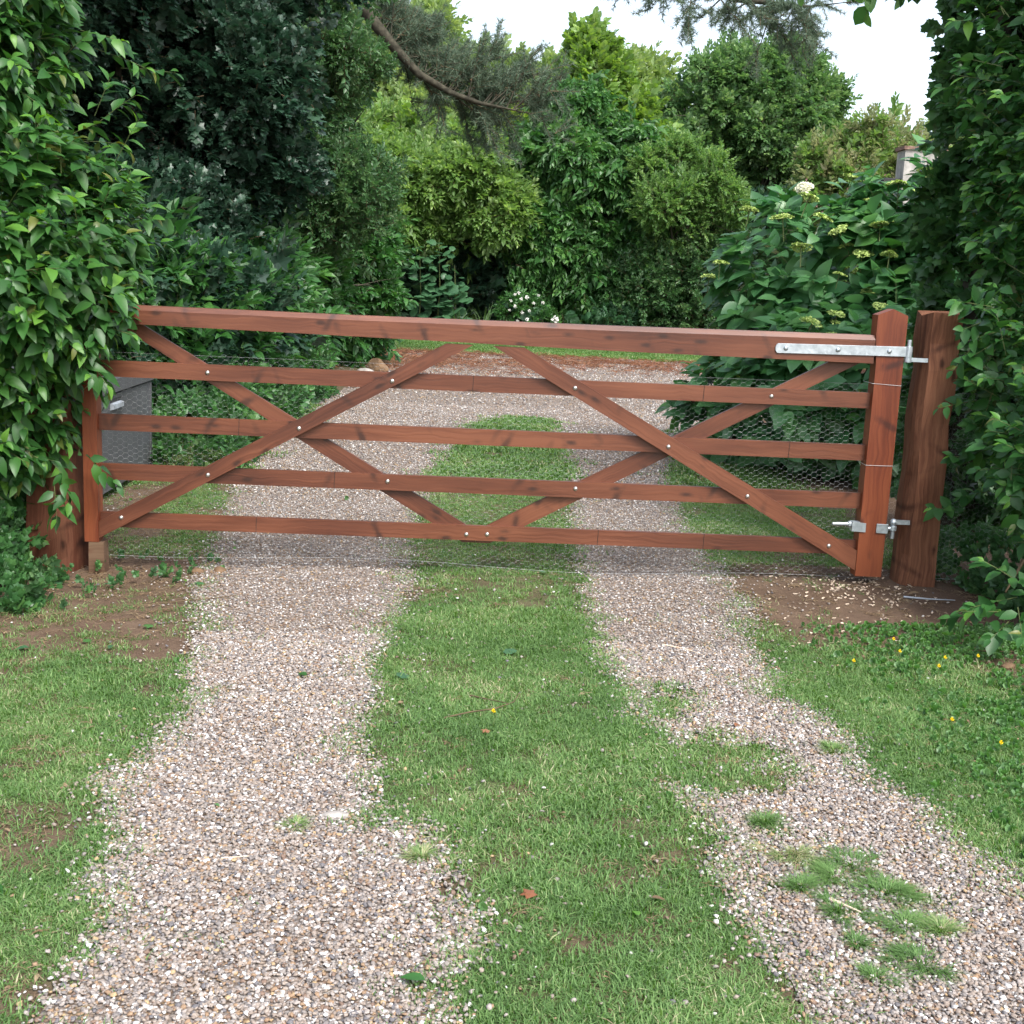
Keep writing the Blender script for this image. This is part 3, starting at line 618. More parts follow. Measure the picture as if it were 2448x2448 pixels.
brC = gbar('brace', [(.075, 1.087), (1.640, .160), (1.699, .160), (1.699, .215), (.195, 1.087)], .0235, .0445, ang=-math.atan(.57))
brD = gbar('brace', [(1.7005, .160), (1.765, .160), (3.41, 1.0600), (3.27, 1.0600), (1.7005, .215)], .0235, .0445, ang=math.atan(.54))
def dome(parent, x, y, z, r, m=M_bolt, name='bolt'):
    bm = bmesh.new(); bmesh.ops.create_uvsphere(bm, u_segments=12, v_segments=8, radius=r)
    for v in bm.verts: v.co.y = v.co.y*.6 if v.co.y < 0 else v.co.y*.1
    cyl(bm, (0, 0, 0), (0, .003, 0), r*1.15, 14)
    o = bobj(name, bm, m, None, (0, 0, 0), 0, True); o.parent = parent
    w = Matrix.Translation(Vector((x, y, z)))
    pm = Matrix.Translation(parent.location) @ parent.rotation_euler.to_matrix().to_4x4()
    pm = Matrix.Translation(gate.location) @ pm if parent.parent is gate else pm
    o.matrix_basis = pm.inverted() @ w; return o
for par, x, z in ((rails[0], .481, .891), (brA, .892, .662), (brA, .488, .435), (brA, .10, .225), (brA, 1.301, .891), (brB, 2.117, .894), (brB, 2.554, .647), (rails[0], 3.010, .892), (rails[2], 1.291, .434), (rails[2], 2.146, .434), (rails[3], 1.657, .202), (rails[3], 1.752, .206), (brB, 2.932, .434), (brB, 3.328, .217)):
    dome(par, x, (-.0275 if par in (brA, brB) else -.0015), z, .0085)
# top hinge strap with eye
bm = bmesh.new()
cap = [(3.0+.014*(1-math.cos(t)), 1.111+.0215*math.sin(t)) for t in np.linspace(-math.pi/2, math.pi/2, 7)]
poly = [(3.014, 1.0895)]+[(3.014-.014*math.cos(t), 1.111+.0215*math.sin(t)) for t in np.linspace(-1.45, 1.45, 7)]+[(3.014, 1.1325), (3.592, 1.1415), (3.592, 1.0975)]
prism(bm, [(x, z) for x, z in poly], -.0375, -.0312)
cyl(bm, (3.604, -.030, 1.095), (3.604, -.030, 1.143), .0165, 14)
strap = bobj('hinge_strap', bm, M_galv, gate, -GL, .001)
for x, z in ((3.047, 1.1125), (3.282, 1.1155), (3.514, 1.1185)): dome(strap, x, -.039, z, .0095, M_galv)
# lower adjustable hinge
bm = bmesh.new()
cyl(bm, (3.338, -.016, .320), (3.418, -.016, .322), .0085, 10); cyl(bm, (3.410, -.016, .322), (3.424, -.016, .322), .015, 6)
box(bm, 3.424, 3.4605, -.034, .0, .292, .336); prism(bm, [(3.424, .292), (3.488, .290), (3.488, .331), (3.424, .336)], -.0365, -.0312)
bobj('lower_hinge_bolt', bm, M_galv, gate, -GL, .0008); bm = bmesh.new()
prism(bm, [(3.538, .288), (3.5885, .287), (3.5885, .330), (3.538, .331)], -.0365, -.0312); box(bm, 3.5862, 3.592, -.0365, .03, .287, .330)
cyl(bm, (3.590, -.020, .308), (3.612, -.020, .310), .009, 10); cyl(bm, (3.620, -.020, .300), (3.620, -.020, .320), .0165, 12)
bobj('lower_hinge', bm, M_galv, gate, -GL, .0008)
# chicken wire behind the bars, and along the fence
def hexwire(name, x0, x1, z0, z1, yy, parent, sag=.01, seed=0, pitch=.0150, dx=(0, 0)):
    r = np.random.default_rng(seed); s = pitch; V = []; E = []
    cw = 1.5*s; ch = math.sqrt(3)*s*.96; nx = int((x1-x0)/cw); nz = int((z1-z0)/ch); ids = {}
    def vid(x, z):
        k = (round(x*4000), round(z*4000))
        if k not in ids:
            ids[k] = len(V)
            X = x0+x; Zq = z0+z; j = r.normal(0, .0013, 2)
            V.append((X+j[0], yy+.006*math.sin(X*5+Zq*4)+.004*math.sin(X*17), Zq+j[1]-sag*(.5+.5*math.sin(X*3.1+1))*(1-z/(z1-z0))))
        return ids[k]
    es = set()
    for i in range(nx):
        for j in range(nz):
            cx = i*cw+s; cz = j*ch+(ch/2 if i % 2 else 0)
            P = [vid(cx+s*math.cos(a), cz+s*math.sin(a)*.96) for a in np.arange(6)*math.pi/3]
            for k in range(6): es.add((min(P[k], P[(k+1) % 6]), max(P[k], P[(k+1) % 6])))
    V = np.array(V); E = np.array(sorted(es)); a, b = V[E[:, 0]], V[E[:, 1]]; d = norm(b-a)
    n1 = norm(np.cross(d, np.array([0, 1., .1]))); n2 = np.cross(d, n1); hor = np.abs(d[:, 0]) > .9
    rad_ = np.where(hor, .00028, .00018)[:, None]
    VV = []
    for base in (a, b):
        for t in (0, 2.094, 4.189): VV.append(base+rad_*(math.cos(t)*n1+math.sin(t)*n2))
    VV = np.stack(VV, 1).reshape(-1, 3); o6 = (np.arange(len(E))*6)[:, None]
    F = np.concatenate([o6+np.array([[0, 1, 4, 3]]), o6+np.array([[1, 2, 5, 4]]), o6+np.array([[2, 0, 3, 5]])])
    A = Acc(); A.add(VV, F.tolist())
    for zz in (z0, z1-.004):
        xs = np.linspace(x0, x1, 60); V2, F2 = tube([(q, yy+.006*math.sin(q*5+zz*4)-.002, zz-(sag*(.5+.5*math.sin(q*3.1+1)) if zz == z0 else 0)) for q in xs], [.0004]*60, 4); A.add(V2, F2)
    o = A.obj(name, [M_wire], parent, loc=(x0, yy, z0)); return tag(o, kind='stuff')
hexwire('wire_mesh', -.05, 3.60, .060, .965, .054, gate, .03)
V, F = tube([(3.440, .055, .975), (3.452, -.0318, .972), (3.52, -.0325, .969), (3.586, -.0318, .966), (3.590, .04, .965)], [.0009]*5, 4); t_ = Acc(); t_.add(V, F)
t_.obj('wire_tie', [M_wire], gate); t_ = Acc()
V, F = tube([(3.440, .055, .612), (3.460, -.0318, .600), (3.52, -.0325, .600), (3.586, -.0318, .601), (3.590, .04, .6)], [.0009]*5, 4); t_.add(V, F)
t_.obj('wire_tie', [M_wire], gate)

for ri, x_ in ((0, 1.66), (0, 2.70), (1, 3.11), (1, .62), (2, 1.05), (3, .70), (3, 2.26), (3, 2.75)):
    z0_, z1_ = ((.856, .927), (.616, .688), (.393, .465), (.175, .244))[ri]
    t_ = Acc(); V, F = tube([(x_, .03, z0_-.002), (x_, -.0012, z0_-.001), (x_+.001, -.0014, (z0_+z1_)/2), (x_+.002, -.0012, z1_+.001), (x_+.002, .03, z1_+.002)], [.0009]*5, 4); t_.add(V, F); t_.obj('wire_tie', [M_tie], gate, loc=(x_, 0, z0_))
# posts
rp = thing('gate_post', 'thick rough-sawn brown gate post on the right, carrying the two hinge pins', 'gate post', (3.76, .04, -.02))
def plan_post(plan, z0, ztop, m, parent, name='post_timber', seed=1):
    r = np.random.default_rng(seed); k = len(plan); nz = 14; V = []; F = []
    for i in range(nz):
        t = i/(nz-1)
        for j, (x, y) in enumerate(plan):
            zt = ztop(x, y)+r.normal(0, .006); z = z0+(zt-z0)*t; w = .0045*r.normal(size=2)
            V.append((x+w[0], y+w[1], z))
    for i in range(nz-1):
        for j in range(k): F.append((i*k+j, i*k+(j+1) % k, (i+1)*k+(j+1) % k, (i+1)*k+j))
    F.append(tuple(range((nz-1)*k, nz*k))); F.append(tuple(range(k))[::-1])
    me = meshdata(name, [(z, y, -x) for x, y, z in (np.array(V)-np.array([plan[0][0], plan[0][1], z0]))], F, m)
    o = bpy.data.objects.new(name, me); link(o, parent); o.rotation_euler = (0, -UP, 0)
    # stored with the grain along x; stand it upright
    o.location = Vector((plan[0][0], plan[0][1], z0))-Vector(parent.location)
    return o
plan_post([(3.700, -.035), (3.832, -.035), (3.840, .04), (3.834, .125), (3.68, .13), (3.674, .045), (3.682, .0)], -.3, lambda x, y: 1.285+.10*(x-3.70)*.5+.12*(y), M_post, rp)
bm = bmesh.new(); off = -Vector(rp.location)
cyl(bm, (3.604, -.030, 1.072), (3.604, -.030, 1.172), .0095, 12); cyl(bm, (3.604, -.030, 1.072), (3.604, -.030, 1.0945), .0165, 14)
box(bm, 3.612, 3.694, -.036, -.024, 1.076, 1.094); bobj('hinge_pin', bm, M_galv, rp, off, .001)
bm = bmesh.new()
cyl(bm, (3.620, -.020, .262), (3.620, -.020, .352), .0095, 12); bmesh.ops.create_uvsphere(bm, u_segments=12, v_segments=8, radius=.0175, matrix=Matrix.Translation((3.620, -.020, .338)))
box(bm, 3.630, 3.694, -.027, -.013, .330, .350); bobj('hinge_pin', bm, M_galv, rp, off, .001)
lp = thing('gate_post', 'dark red-brown wooden latch post half hidden under the left hedge', 'gate post', (-.22, .04, -.05))
plan_post([(-.315, -.05), (-.137, -.05), (-.085, .12), (-.30, .13)], -.3, lambda x, y: 1.18, M_postL, lp, seed=4)
st = thing('wooden_stump', 'short bare pale wooden stump beneath the latch end of the gate', 'stump', (-.01, .0, -.1))
bm = bmesh.new(); prism(bm, [(-.050, -.15), (.024, -.15), (.020, .109), (-.046, .108)], -.028, .05)
o = bobj('stump_timber', bm, M_pale, st, -Vector(st.location), .004)
fw_ = thing('wire_fence', 'loose chicken wire running from the right gate post into the hedge', 'wire fence', (3.7, .14, 0))
hexwire('wire_netting', 3.605, 4.55, .02, .975, .155, fw_, .03, 5)
hexwire('wire_netting', 3.835, 3.93, .1, .95, -.045, fw_, .02, 8)

# ================================================================= GREY BOX behind the gate
bx = thing('storage_box', 'dark grey storage box with pale handle standing behind the gate on the left', 'storage box', (-.85, 2.1, 0))
B0 = -Vector(bx.location)
bm = bmesh.new(); box(bm, -1.25, -.455, 1.35, 2.75, .015, .575); bobj('box_body', bm, M_greybox, bx, B0, .006)
bm = bmesh.new(); box(bm, -1.26, -.440, 1.335, 2.765, .588, .665); bobj('box_lid', bm, M_greybox, bx, B0, .012)
bm = bmesh.new(); prism(bm, [(-.458, .485), (-.434, .492), (-.434, .520), (-.458, .527)], 1.80, 2.02); bobj('handle', bm, M_handle, bx, B0, .003)
bm = bmesh.new(); prism(bm, [(-.4545, .528), (-.4535, .528), (-.4535, .550), (-.4545, .550)], 1.79, 2.03); bobj('handle_recess', bm, M_black, bx, B0)
for yy in (1.36, 2.71):
    bm = bmesh.new(); box(bm, -.4545, -.447, yy, yy+.03, .02, .57); bobj('corner_strip', bm, M_greybox, bx, B0, .002)

# ================================================================= HEDGES WITH SINGLE LEAVES
M_L = lambda lf, m, nm: [meshdata(nm, V, F, [m], tint=[.15+.7*i/max(1, len(lf)-1)]*len(V), smooth=True) for i, (V, F) in enumerate(lf)]
def proj(P):
    d = P-CAM; z = d @ np.array(_fw); return 1224+2989.95*(d @ np.array(_rt))/z, 1224-2989.95*(d @ np.array(_up))/z, z
def leafy(parent, shoots, meshes, tips, seed, nl=9, outw=.3, L=.20, ls=.085, droop=.35, cap=300, stem=M_stem, tipfrac=.22):
    """shoots: (P, D, depth) start, direction; leaves set singly along each; the outermost in view are separate parts"""
    P, D, Rr = shoots; r = np.random.default_rng(seed); n = len(P); S_ = Acc(); lp_ = []; lR = []; lsz = []; li = []; ld = []
    Lk = L*r.uniform(.6, 1.3, n)
    for j in range(nl):
        t = (j+.5)/nl; y = Lk*t
        side = norm(np.cross(D, np.array([0, 0, 1.])+.01*D)); upv = np.cross(side, D)
        az = (j % 2)*math.pi+(j//2)*1.35+r.normal(0, .35, n)
        a = rad(72)*(1-.5*t)+r.normal(0, .15, n)
        rd = side*np.cos(az)[:, None]+upv*np.sin(az)[:, None]*.6
        ldir = norm(rd*np.sin(a)[:, None]+D*np.cos(a)[:, None]+np.array([0, 0, -1.])*droop*r.uniform(.4, 1.5, n)[:, None])
        pos = P+D*y[:, None]; pos[:, 2] -= droop*.35*y*y/L
        zref = np.array([0, 0, .75])+np.array([0, -.3, 0])+.30*r.normal(size=(n, 3))+D*outw
        lp_.append(pos); lR.append(frames(ldir, zref)); s = ls*(.7+.5*math.sin(math.pi*(t*.7+.15)))*r.uniform(.75, 1.2, n)*(1 if t < .8 else .7); lsz.append(s)
        tip = (t > .75) & (r.random(n) < tipfrac*3) | (r.random(n) < .03)
        li.append(np.where(tip, len(meshes)+r.integers(0, len(tips), n), r.integers(0, len(meshes), n))); ld.append(Rr+.1*t)
    P2 = np.concatenate(lp_); R2 = np.concatenate(lR); s2 = np.concatenate(lsz); i2 = np.concatenate(li).astype(int); d2 = np.concatenate(ld)
    ms = meshes+tips
    u, v, z = proj(P2); inv = (u > 5) & (u < 2443) & (v > 5) & (v < 2443)
    facing = (R2[:, :, 2]*norm(CAM-P2)).sum(1)
    # single leaves: sit nearest the eye in their own small window of the hedge
    key = (np.floor(u/42)*1000+np.floor(v/42)).astype(int); order = np.lexsort((z, key)); first = np.zeros(len(z), bool)
    kk = key[order]; f_ = np.r_[True, kk[1:] != kk[:-1]]; first[order[f_]] = True
    cand = np.where(inv & first)[0]; cand = cand[np.argsort(-(s2/z*(1+.3*np.abs(facing)))[cand])][:cap]
    E = to_euler(R2); base = np.array(parent.location)
    for c in cand:
        o = bpy.data.objects.new('leaf', ms[i2[c]]); C.objects.link(o); o.parent = parent
        o.location = P2[c]-base; o.rotation_euler = E[c]; o.scale = (s2[c],)*3
    rest = np.ones(len(P2), bool); rest[cand] = False
    scatter('foliage', P2[rest], E[rest], s2[rest], i2[rest], ms, parent)
    for k in range(n):
        if r.random() < .8:
            p = P[k]; d = D[k]; q = Lk[k]; pts = [p-d*.04, p+d*q*.5-np.array([0, 0, droop*.09*q*q/L]), p+d*q*.97-np.array([0, 0, droop*.35*q*q/L])]
            V, F = tube(pts, [.0022, .0018, .001], 3); S_.add(V, F)
    o = S_.obj('twigs', [stem], parent, loc=tuple(parent.location)); o['kind'] = 'stuff'
    return P2
def shoots_from(blobs, dens, seed, up=.3, wild=.4, **kw):
    P, Nn, Rr = shell(blobs, dens, seed, **kw); r = np.random.default_rng(seed+3)
    D = norm(Nn+wild*r.normal(size=P.shape)+np.array([0, 0, up])); return P-D*.12, D, Rr
def join(*S): return tuple(np.concatenate(z) for z in zip(*S))
def manual(L): 
    P = np.array([a for a, b in L], float); D = norm(np.array([b for a, b in L], float)); return P, D, np.full(len(P), 1.2)
LM_h = M_L(LF_ov, ML_hedge, 'hedge_leaf'); LM_t = M_L(LF_ov, ML_tip, 'young_leaf')

ML_old = leaf_mat('old_hedge_leaf', [(0, (.06, .10, .02)), (.7, (.15, .16, .03)), (1, (.20, .12, .04))], .25)
LM_t = LM_t+M_L([leaf(1, .42, 4, .4, .5, .4)], ML_old, 'old_leaf')
lh = thing('leafy_hedge', 'tall bright green pointed-leaf hedge overhanging the latch end of the gate', 'hedge', (-.6, .1, 0))
bl = [((-.58, .06, 1.45), (.80, .68, .60)), ((-.30, -.15, 1.15), (.42, .42, .34)), ((-.72, .10, 2.25), (.62, .64, .75)), ((-.60, .0, .76), (.52, .58, .52)), ((-.95, .3, 3.1), (.72, .7, .8)), ((-1.1, -.5, 1.2), (.7, .8, 1.1))]
S1 = shoots_from(bl, 150, 5, up=.3, depth=(.72, 1.04), cull=-.1, bump=.12, bscale=2.2)
S2 = shoots_from(bl, 50, 6, up=.1, depth=(.5, .75), cull=-.1)
S3 = manual([((.05, -.25, 1.20), (1, -.1, .35)), ((.08, -.2, 1.12), (1, -.2, .1)), ((.12, -.22, 1.08), (.9, -.3, -.15)), ((.0, -.2, .98), (.7, -.3, -.8)), ((.05, -.2, .92), (.4, -.2, -1)), ((-.10, -.2, .45), (.25, -.2, -1)), ((-.13, -.22, .38), (.1, -.15, -1)), ((-.05, -.15, .55), (.7, -.1, -.5)),
             ((-.1, .3, 2.35), (1, 0, -.15)), ((-.05, .35, 2.28), (1, .1, -.25)), ((.05, .4, 2.22), (1, .1, .05)), ((-.05, .3, 1.98), (.7, 0, .6)), ((-.2, .2, 2.6), (.8, -.1, .1)), ((.02, .0, 2.0), (.4, -.1, .9)), ((.1, .0, 1.8), (.5, -.1, .9)), ((.12, .0, 1.62), (.3, -.2, 1))])
leafy(lh, join(S1, S2, S3), LM_h, LM_t, 1, nl=9, L=.18, ls=.084, droop=.22, tipfrac=.13)
limbs('trunk', lh, (-.7, .2, 0), [(-.4, .0, 1.2), (-.7, .1, 2.0), (-.9, .3, 2.8), (-.2, .1, .9), (-1.0, -.3, 1.2)], .05, M_bark, seed=2)
for i in range(3):
    x0 = (-.45, -.85, -.6)[i]; V, F = tube([(x0, .1+.1*i, -.1), (x0+.05, .05, .5), (x0-.03, .1, 1.2)], [.022, .018, .012], 6); obj('stem', V, F, M_bark, lh, loc=(x0, .1, 0), smooth=True)

rh = thing('leafy_hedge', 'tall green broad-leaf hedge beside the right hinge post', 'hedge', (4.7, .2, 0))
br_ = [((4.72, .35, 2.2), (.80, .75, .95)), ((4.62, -.15, 1.05), (.74, .75, .62)), ((4.62, -.75, .78), (.80, .6, .52)), ((4.9, .6, 3.4), (.82, .8, .9)), ((5.1, -.6, 2.0), (.75, .9, 1.2)), ((4.35, .25, 1.75), (.36, .4, .5))]
S1 = shoots_from(br_, 140, 25, up=.35, depth=(.72, 1.04), cull=-.1, bump=.14, bscale=2.0, zmin=.30)
S2 = shoots_from(br_, 45, 26, up=.1, depth=(.5, .75), cull=-.1, zmin=.3)
S3 = manual([((3.90, -.09, 1.34), (-.8, -.2, .1)), ((3.90, -.10, 1.27), (-.9, -.3, -.3)), ((3.90, -.09, 1.20), (-.6, -.3, -.6)), ((3.90, -.10, .92), (-.8, -.3, -.1)), ((3.90, -.09, .66), (-.7, -.3, .1)), ((3.89, -.09, .42), (-.6, -.3, .1)), ((4.0, -.06, 1.33), (-.9, -.2, .0)), ((4.0, -.06, 1.42), (-.9, -.2, -.1)), ((4.0, -.1, 1.24), (-.8, -.2, -.2)), ((4.02, -.06, .70), (-.8, -.2, -.1)), ((4.0, -.06, 1.05), (-.8, -.2, .1)), ((4.0, -.06, .5), (-.7, -.2, -.1)), ((3.95, -.1, 1.12), (-.5, -.3, -.7)), ((3.95, -.12, 1.18), (-.7, -.2, -.4)), ((3.98, -.1, .98), (-.3, -.2, -1)), ((4.0, .1, 1.28), (-.5, -.2, -.5)), ((3.98, -.1, .80), (-.8, -.3, .2)),
             ((4.1, .4, 2.5), (-1, -.1, .3)), ((4.05, .4, 2.42), (-1, 0, .0)), ((4.1, .4, 2.36), (-1, -.1, -.4)), ((4.0, .4, 2.30), (-.7, -.1, -.8)), ((4.05, .4, 2.56), (-.8, 0, .5)), ((4.1, .3, 1.95), (-1, -.1, .1)), ((4.05, .3, 1.86), (-1, -.1, -.2)), ((4.1, .3, 2.0), (-.9, 0, .4)),
             ((3.72, -1.05, .20), (-1, -.1, .05)), ((3.75, -1.0, .24), (-.9, -.3, -.1)), ((3.70, -1.1, .16), (-.6, -.6, -.2)), ((3.80, -.95, .30), (-.7, -.1, .4)), ((3.74, -1.12, .22), (-.3, -.9, -.2)), ((3.82, -1.0, .26), (-.2, -.5, .5)), ((3.66, -1.0, .18), (-1, .2, -.25))])
leafy(rh, join(S1, S2, S3), M_L([leaf(1, .56, 4, .28, d, .42) for d in (.05, .2, .35)], ML_mid, 'hedge_leaf'), LM_t, 2, nl=9, L=.17, ls=.070, droop=.12, tipfrac=.12, outw=.6)
limbs('trunk', rh, (4.75, .3, 0), [(4.6, .1, 1.2), (4.7, .3, 2.4), (4.9, .5, 3.4), (4.3, -.3, .9), (5.0, -.4, 2)], .06, M_bark, seed=5)
V, F = tube([(4.3, -.75, .22), (4.02, -.82, .30), (3.86, -.85, .36), (3.78, -.9, .24)], [.012, .010, .008, .004], 5); obj('stem', V, F, M_twig, rh, loc=(4.3, -.75, .2), smooth=True)

SP_mid = [sprig('leafy_sprig', LF_ov, [ML_mid, M_stem], 9, 1, .42, 65, seed=i+1, hang=.1) for i in range(4)]
# ivy-clad tree behind the right hedge and its hanging leaves
IVY = [sprig('ivy_sprig', LF_ivy, [ML_ivy, ML_ivy], 9, 1, .42, 75, seed=i, hang=.2, stem_r=.01) for i in range(4)]
it = thing('ivy_clad_tree', 'upright tree trunk smothered in dark ivy rising at the top right', 'tree', (4.45, 1.25, 0))
limbs('trunk', it, (4.45, 1.25, 0), [(4.4, 1.3, 4.8), (4.9, 1.5, 5.2), (3.9, 1.2, 5.0)], .14, M_bark, seed=8)
crown('crown', it, [((4.47, 1.25, z), (.36+.1*(z > 3), .36, .5)) for z in np.arange(.6, 5.2, .55)]+[((5.0, 1.5, 3.6), (.7, .6, .9))], IVY, 190, .16, 41, up=-.1, zup=.3, cull=-.3)
P_ = manual([((3.55, 1.5, 3.10), (-.2, -.1, -1)), ((3.62, 1.5, 3.12), (.1, -.1, -1)), ((3.75, 1.55, 3.12), (-.1, -.1, -1)), ((3.40, 1.5, 3.13), (-.3, -.1, -1)), ((3.98, 1.5, 3.12), (0, -.1, -1)), ((3.5, 1.5, 3.16), (-.5, 0, -1)), ((3.86, 1.5, 3.15), (.2, 0, -1))])
V, F = tube([(4.4, 1.3, 3.4), (4.1, 1.4, 3.36), (3.8, 1.5, 3.27), (3.3, 1.5, 3.24)], [.03, .02, .012, .006], 6); obj('limb', V, F, M_bark, it, loc=(4.4, 1.3, 3.4), smooth=True)
LM_r = M_L(LF_rnd, ML_hazel, 'hanging_leaf')
leafy(it, P_, LM_r, LM_r, 3, nl=7, L=.20, ls=.10, droop=.5, cap=24)

# hydrangea
hy = thing('hydrangea_bush', 'big dark-leaved hydrangea with flat lime flower heads behind the hinge end', 'shrub', (4.9, 4.2, 0))
hb = [((4.72, 4.4, 1.24), (1.12, 1.0, .90)), ((4.40, 3.7, .62), (.86, .85, .66)), ((5.35, 4.0, 1.45), (1.0, 1.0, .92)), ((5.0, 3.2, .7), (.9, .8, .7)), ((3.75, 4.1, .38), (.45, .5, .38))]
S1 = shoots_from(hb, 50, 61, up=.5, wild=.3, depth=(.7, 1.03), cull=-.15, bump=.15); S2 = shoots_from(hb, 18, 62, up=.4, depth=(.45, .7), cull=-.15)
LM_y = M_L([leaf(1, .62, 5, .22, d, .42) for d in (.15, .3, .45)], ML_hyd, 'hydrangea_leaf')
leafy(hy, join(S1, S2), LM_y, M_L(LF_rnd, ML_mid, 'hydrangea_leaf'), 4, nl=7, L=.22, ls=.155, droop=.30, tipfrac=.12, outw=.95)
for i in range(9):
    r = np.random.default_rng(i); x0, y0 = 4.3+.16*i, 3.9+.25*math.sin(i*2); V, F = tube([(x0, y0, -.05), (x0+r.normal(0, .05), y0-.05, .6), (x0+r.normal(0, .15), y0-.1, 1.3)], [.012, .009, .006], 5); obj('stem', V, F, M_stem, hy, loc=(x0, y0, 0), smooth=True)
def head_mesh(seed, m, flat=.40, n=260, fl=.15):
    r = np.random.default_rng(seed); A = Acc()
    for i in range(n):
        rho = math.sqrt(r.random()); th = r.uniform(0, 6.28); p = np.array([rho*math.cos(th), rho*math.sin(th), flat*(1-rho**2)+r.normal(0, .05)])*.5*(1+.15*math.sin(3*th+seed))
        R = frames(norm(r.normal(size=3)*.6+np.array([math.cos(th), math.sin(th), 0]))[None], np.array([[0, 0, 1.]])+r.normal(0, .5, (1, 3)))[0]
        q = np.array([(-.5, 0, 0), (0, .5, .1), (.5, 0, 0), (0, -.5, .1)])*fl*r.uniform(.6, 1.2); A.add((R @ q.T).T+p, [(0, 1, 2, 3)], r.random())
    V, F = tube([(0, 0, .1), (.02, 0, -.3), (0, .03, -1.3)], [.05, .03, .03], 4); A.add(V, F, .5, 1)
    return A.mesh('flower_head', [m, M_stem])
HM = [head_mesh(i, M_lime) for i in range(3)]; HC = [head_mesh(9, M_cream, .8, 420, .2)]; 
Ps, Ns, _ = shell(hb, 26, 66, depth=(1.0, 1.08), cull=.05, bump=.15); r = np.random.default_rng(3)
sel = [i for i in range(len(Ps)) if Ps[i][2] > .5 and (Ns[i][2] > .05) and (Ps[i][2] > 1.35 or r.random() < .35)]; r.shuffle(sel); got = []
for i in sel:
    p = Ps[i]; u, v, z = proj(p[None])
    if not (1690 < u[0] < 2250 and v[0] > 380): continue
    if all(np.linalg.norm(p-g) > .17 for g in got): got.append(p)
    if len(got) >= 60: break
for k, p in enumerate(got):
    u, v, z = proj(p[None]); creamy = u[0] < 2010 and v[0] < 560 and k % 3 == 0
    o = bpy.data.objects.new('flower_head', HC[0] if creamy else HM[k % 3]); C.objects.link(o); o.parent = hy
    s = .14*r.uniform(.6, 1.2)*(1.0 if creamy else 1); o.scale = (s, s, s*.8); o.location = p+np.array([0, 0, .06])-np.array(hy.location); o.rotation_euler = (r.normal(0, .25), r.normal(0, .25), r.uniform(0, 6))
    if creamy: o['label'] = 'cream opened flower head'

# ================================================================= MIDDLE DISTANCE SHRUBS AND TREES
SP_mid = [sprig('leafy_sprig', LF_ov, [ML_mid, M_stem], 9, 1, .42, 65, seed=i+1, hang=.1) for i in range(4)]
SP_dark = [sprig('maple_sprig', LF_lob, [ML_dark, M_twig], 10, 1, .40, 75, seed=i+5, hang=.25, opposite=True) for i in range(4)]
SP_dk2 = [sprig('maple_sprig', LF_ivy, [ML_dark, M_twig], 13, 1, .34, 75, seed=i+5, hang=.25, opposite=True) for i in range(4)]
SP_haw = [sprig('small_leaf_sprig', LF_sm3, [ML_haw, M_twig], 16, 1, .24, 75, seed=i+2) for i in range(4)]
SP_ol = [sprig('olive_sprig', LF_sm3, [ML_olive, M_twig], 14, 1, .28, 70, seed=i+3, hang=.35) for i in range(4)]
SP_hz = [sprig('hazel_sprig', LF_curl, [ML_hazel, M_twig], 12, 1, .34, 80, seed=i+4, hang=.6, lift=.4) for i in range(4)]
SP_pv = [sprig('privet_sprig', LF_sm3, [ML_privet, M_twig], 18, 1, .20, 60, seed=i+13) for i in range(4)]
SP_fr = [sprig('fresh_sprig', LF_rnd, [ML_fresh, M_twig], 12, 1, .34, 70, seed=i+6) for i in range(4)]
SP_gold = [sprig('golden_sprig', LF_nar, [ML_gold, M_twig], 12, 1, .32, 50, seed=i+6) for i in range(3)]
SP_bg = [sprig('far_sprig', LF_sm, [ML_bg, M_twig], 18, 1, .26, 80, seed=i+7, stem_r=.008) for i in range(4)]
SP_rt = [sprig('right_sprig', LF_sm, [ML_right, M_twig], 18, 1, .26, 80, seed=i+8, stem_r=.008) for i in range(4)]
SP_pale = [sprig('pale_sprig', LF_sm3, [ML_pale, M_twig], 12, 1, .26, 70, seed=i+9) for i in range(3)]
def plant(name, label, cat, base, blobs, sprigs, dens, scale, seed, tips=None, r0=.06, trunk='trunk', group=None, extra=(), bark=M_bark, **kw):
    t = thing(name, label, cat, base, group)
    if r0:
        tp = tips or [tuple(np.array(c)+np.array([0, 0, e[2]*.2])) for c, e in blobs]
        limbs(trunk, t, base, tp, r0, bark, seed=seed)
    crown('crown', t, blobs, sprigs, dens, scale, seed, **kw)
    inner = {k: v for k, v in kw.items() if k in ('cull', 'zmin')}
    crown('inner_foliage', t, blobs, sprigs, dens*.45, scale*1.1, seed+7, depth=(.35, .72), bump=.1, **inner)
    crown('outer_sprays', t, blobs, sprigs, dens*.10, scale*(1.45 if scale < .5 else 1.0), seed+23, depth=(1.0, 1.16), bump=.3, up=max(kw.get('up', .25), .0), wild=.4, **{k: v for k, v in inner.items()})
    for nm, b2, s2, d2, sc2 in extra: crown(nm, t, b2, s2, d2, sc2, seed+13, **inner)
    return t
plant('maple_tree', 'dark blue-green field maple tree looming behind the left hedge', 'tree', (-2.2, 6.8, 0),
      lumps((-1.75, 6.8, 2.9), (1.75, 1.2, 1.7), 9, .65, 1)+lumps((-3.0, 5.5, 4.0), (2.2, 1.4, 2.0), 6, .8, 2)+[((-1.0, 7.2, 4.6), (1.3, 1.0, 1.1)), ((-1.25, 5.6, 1.6), (.75, .7, .6)), ((-2.4, 5.2, 1.2), (1.2, .8, 1.0))], SP_dk2, 330, .155, 101, r0=.14, hole=.41, hscale=1.1, bump=.3, up=-.05, zup=.75)
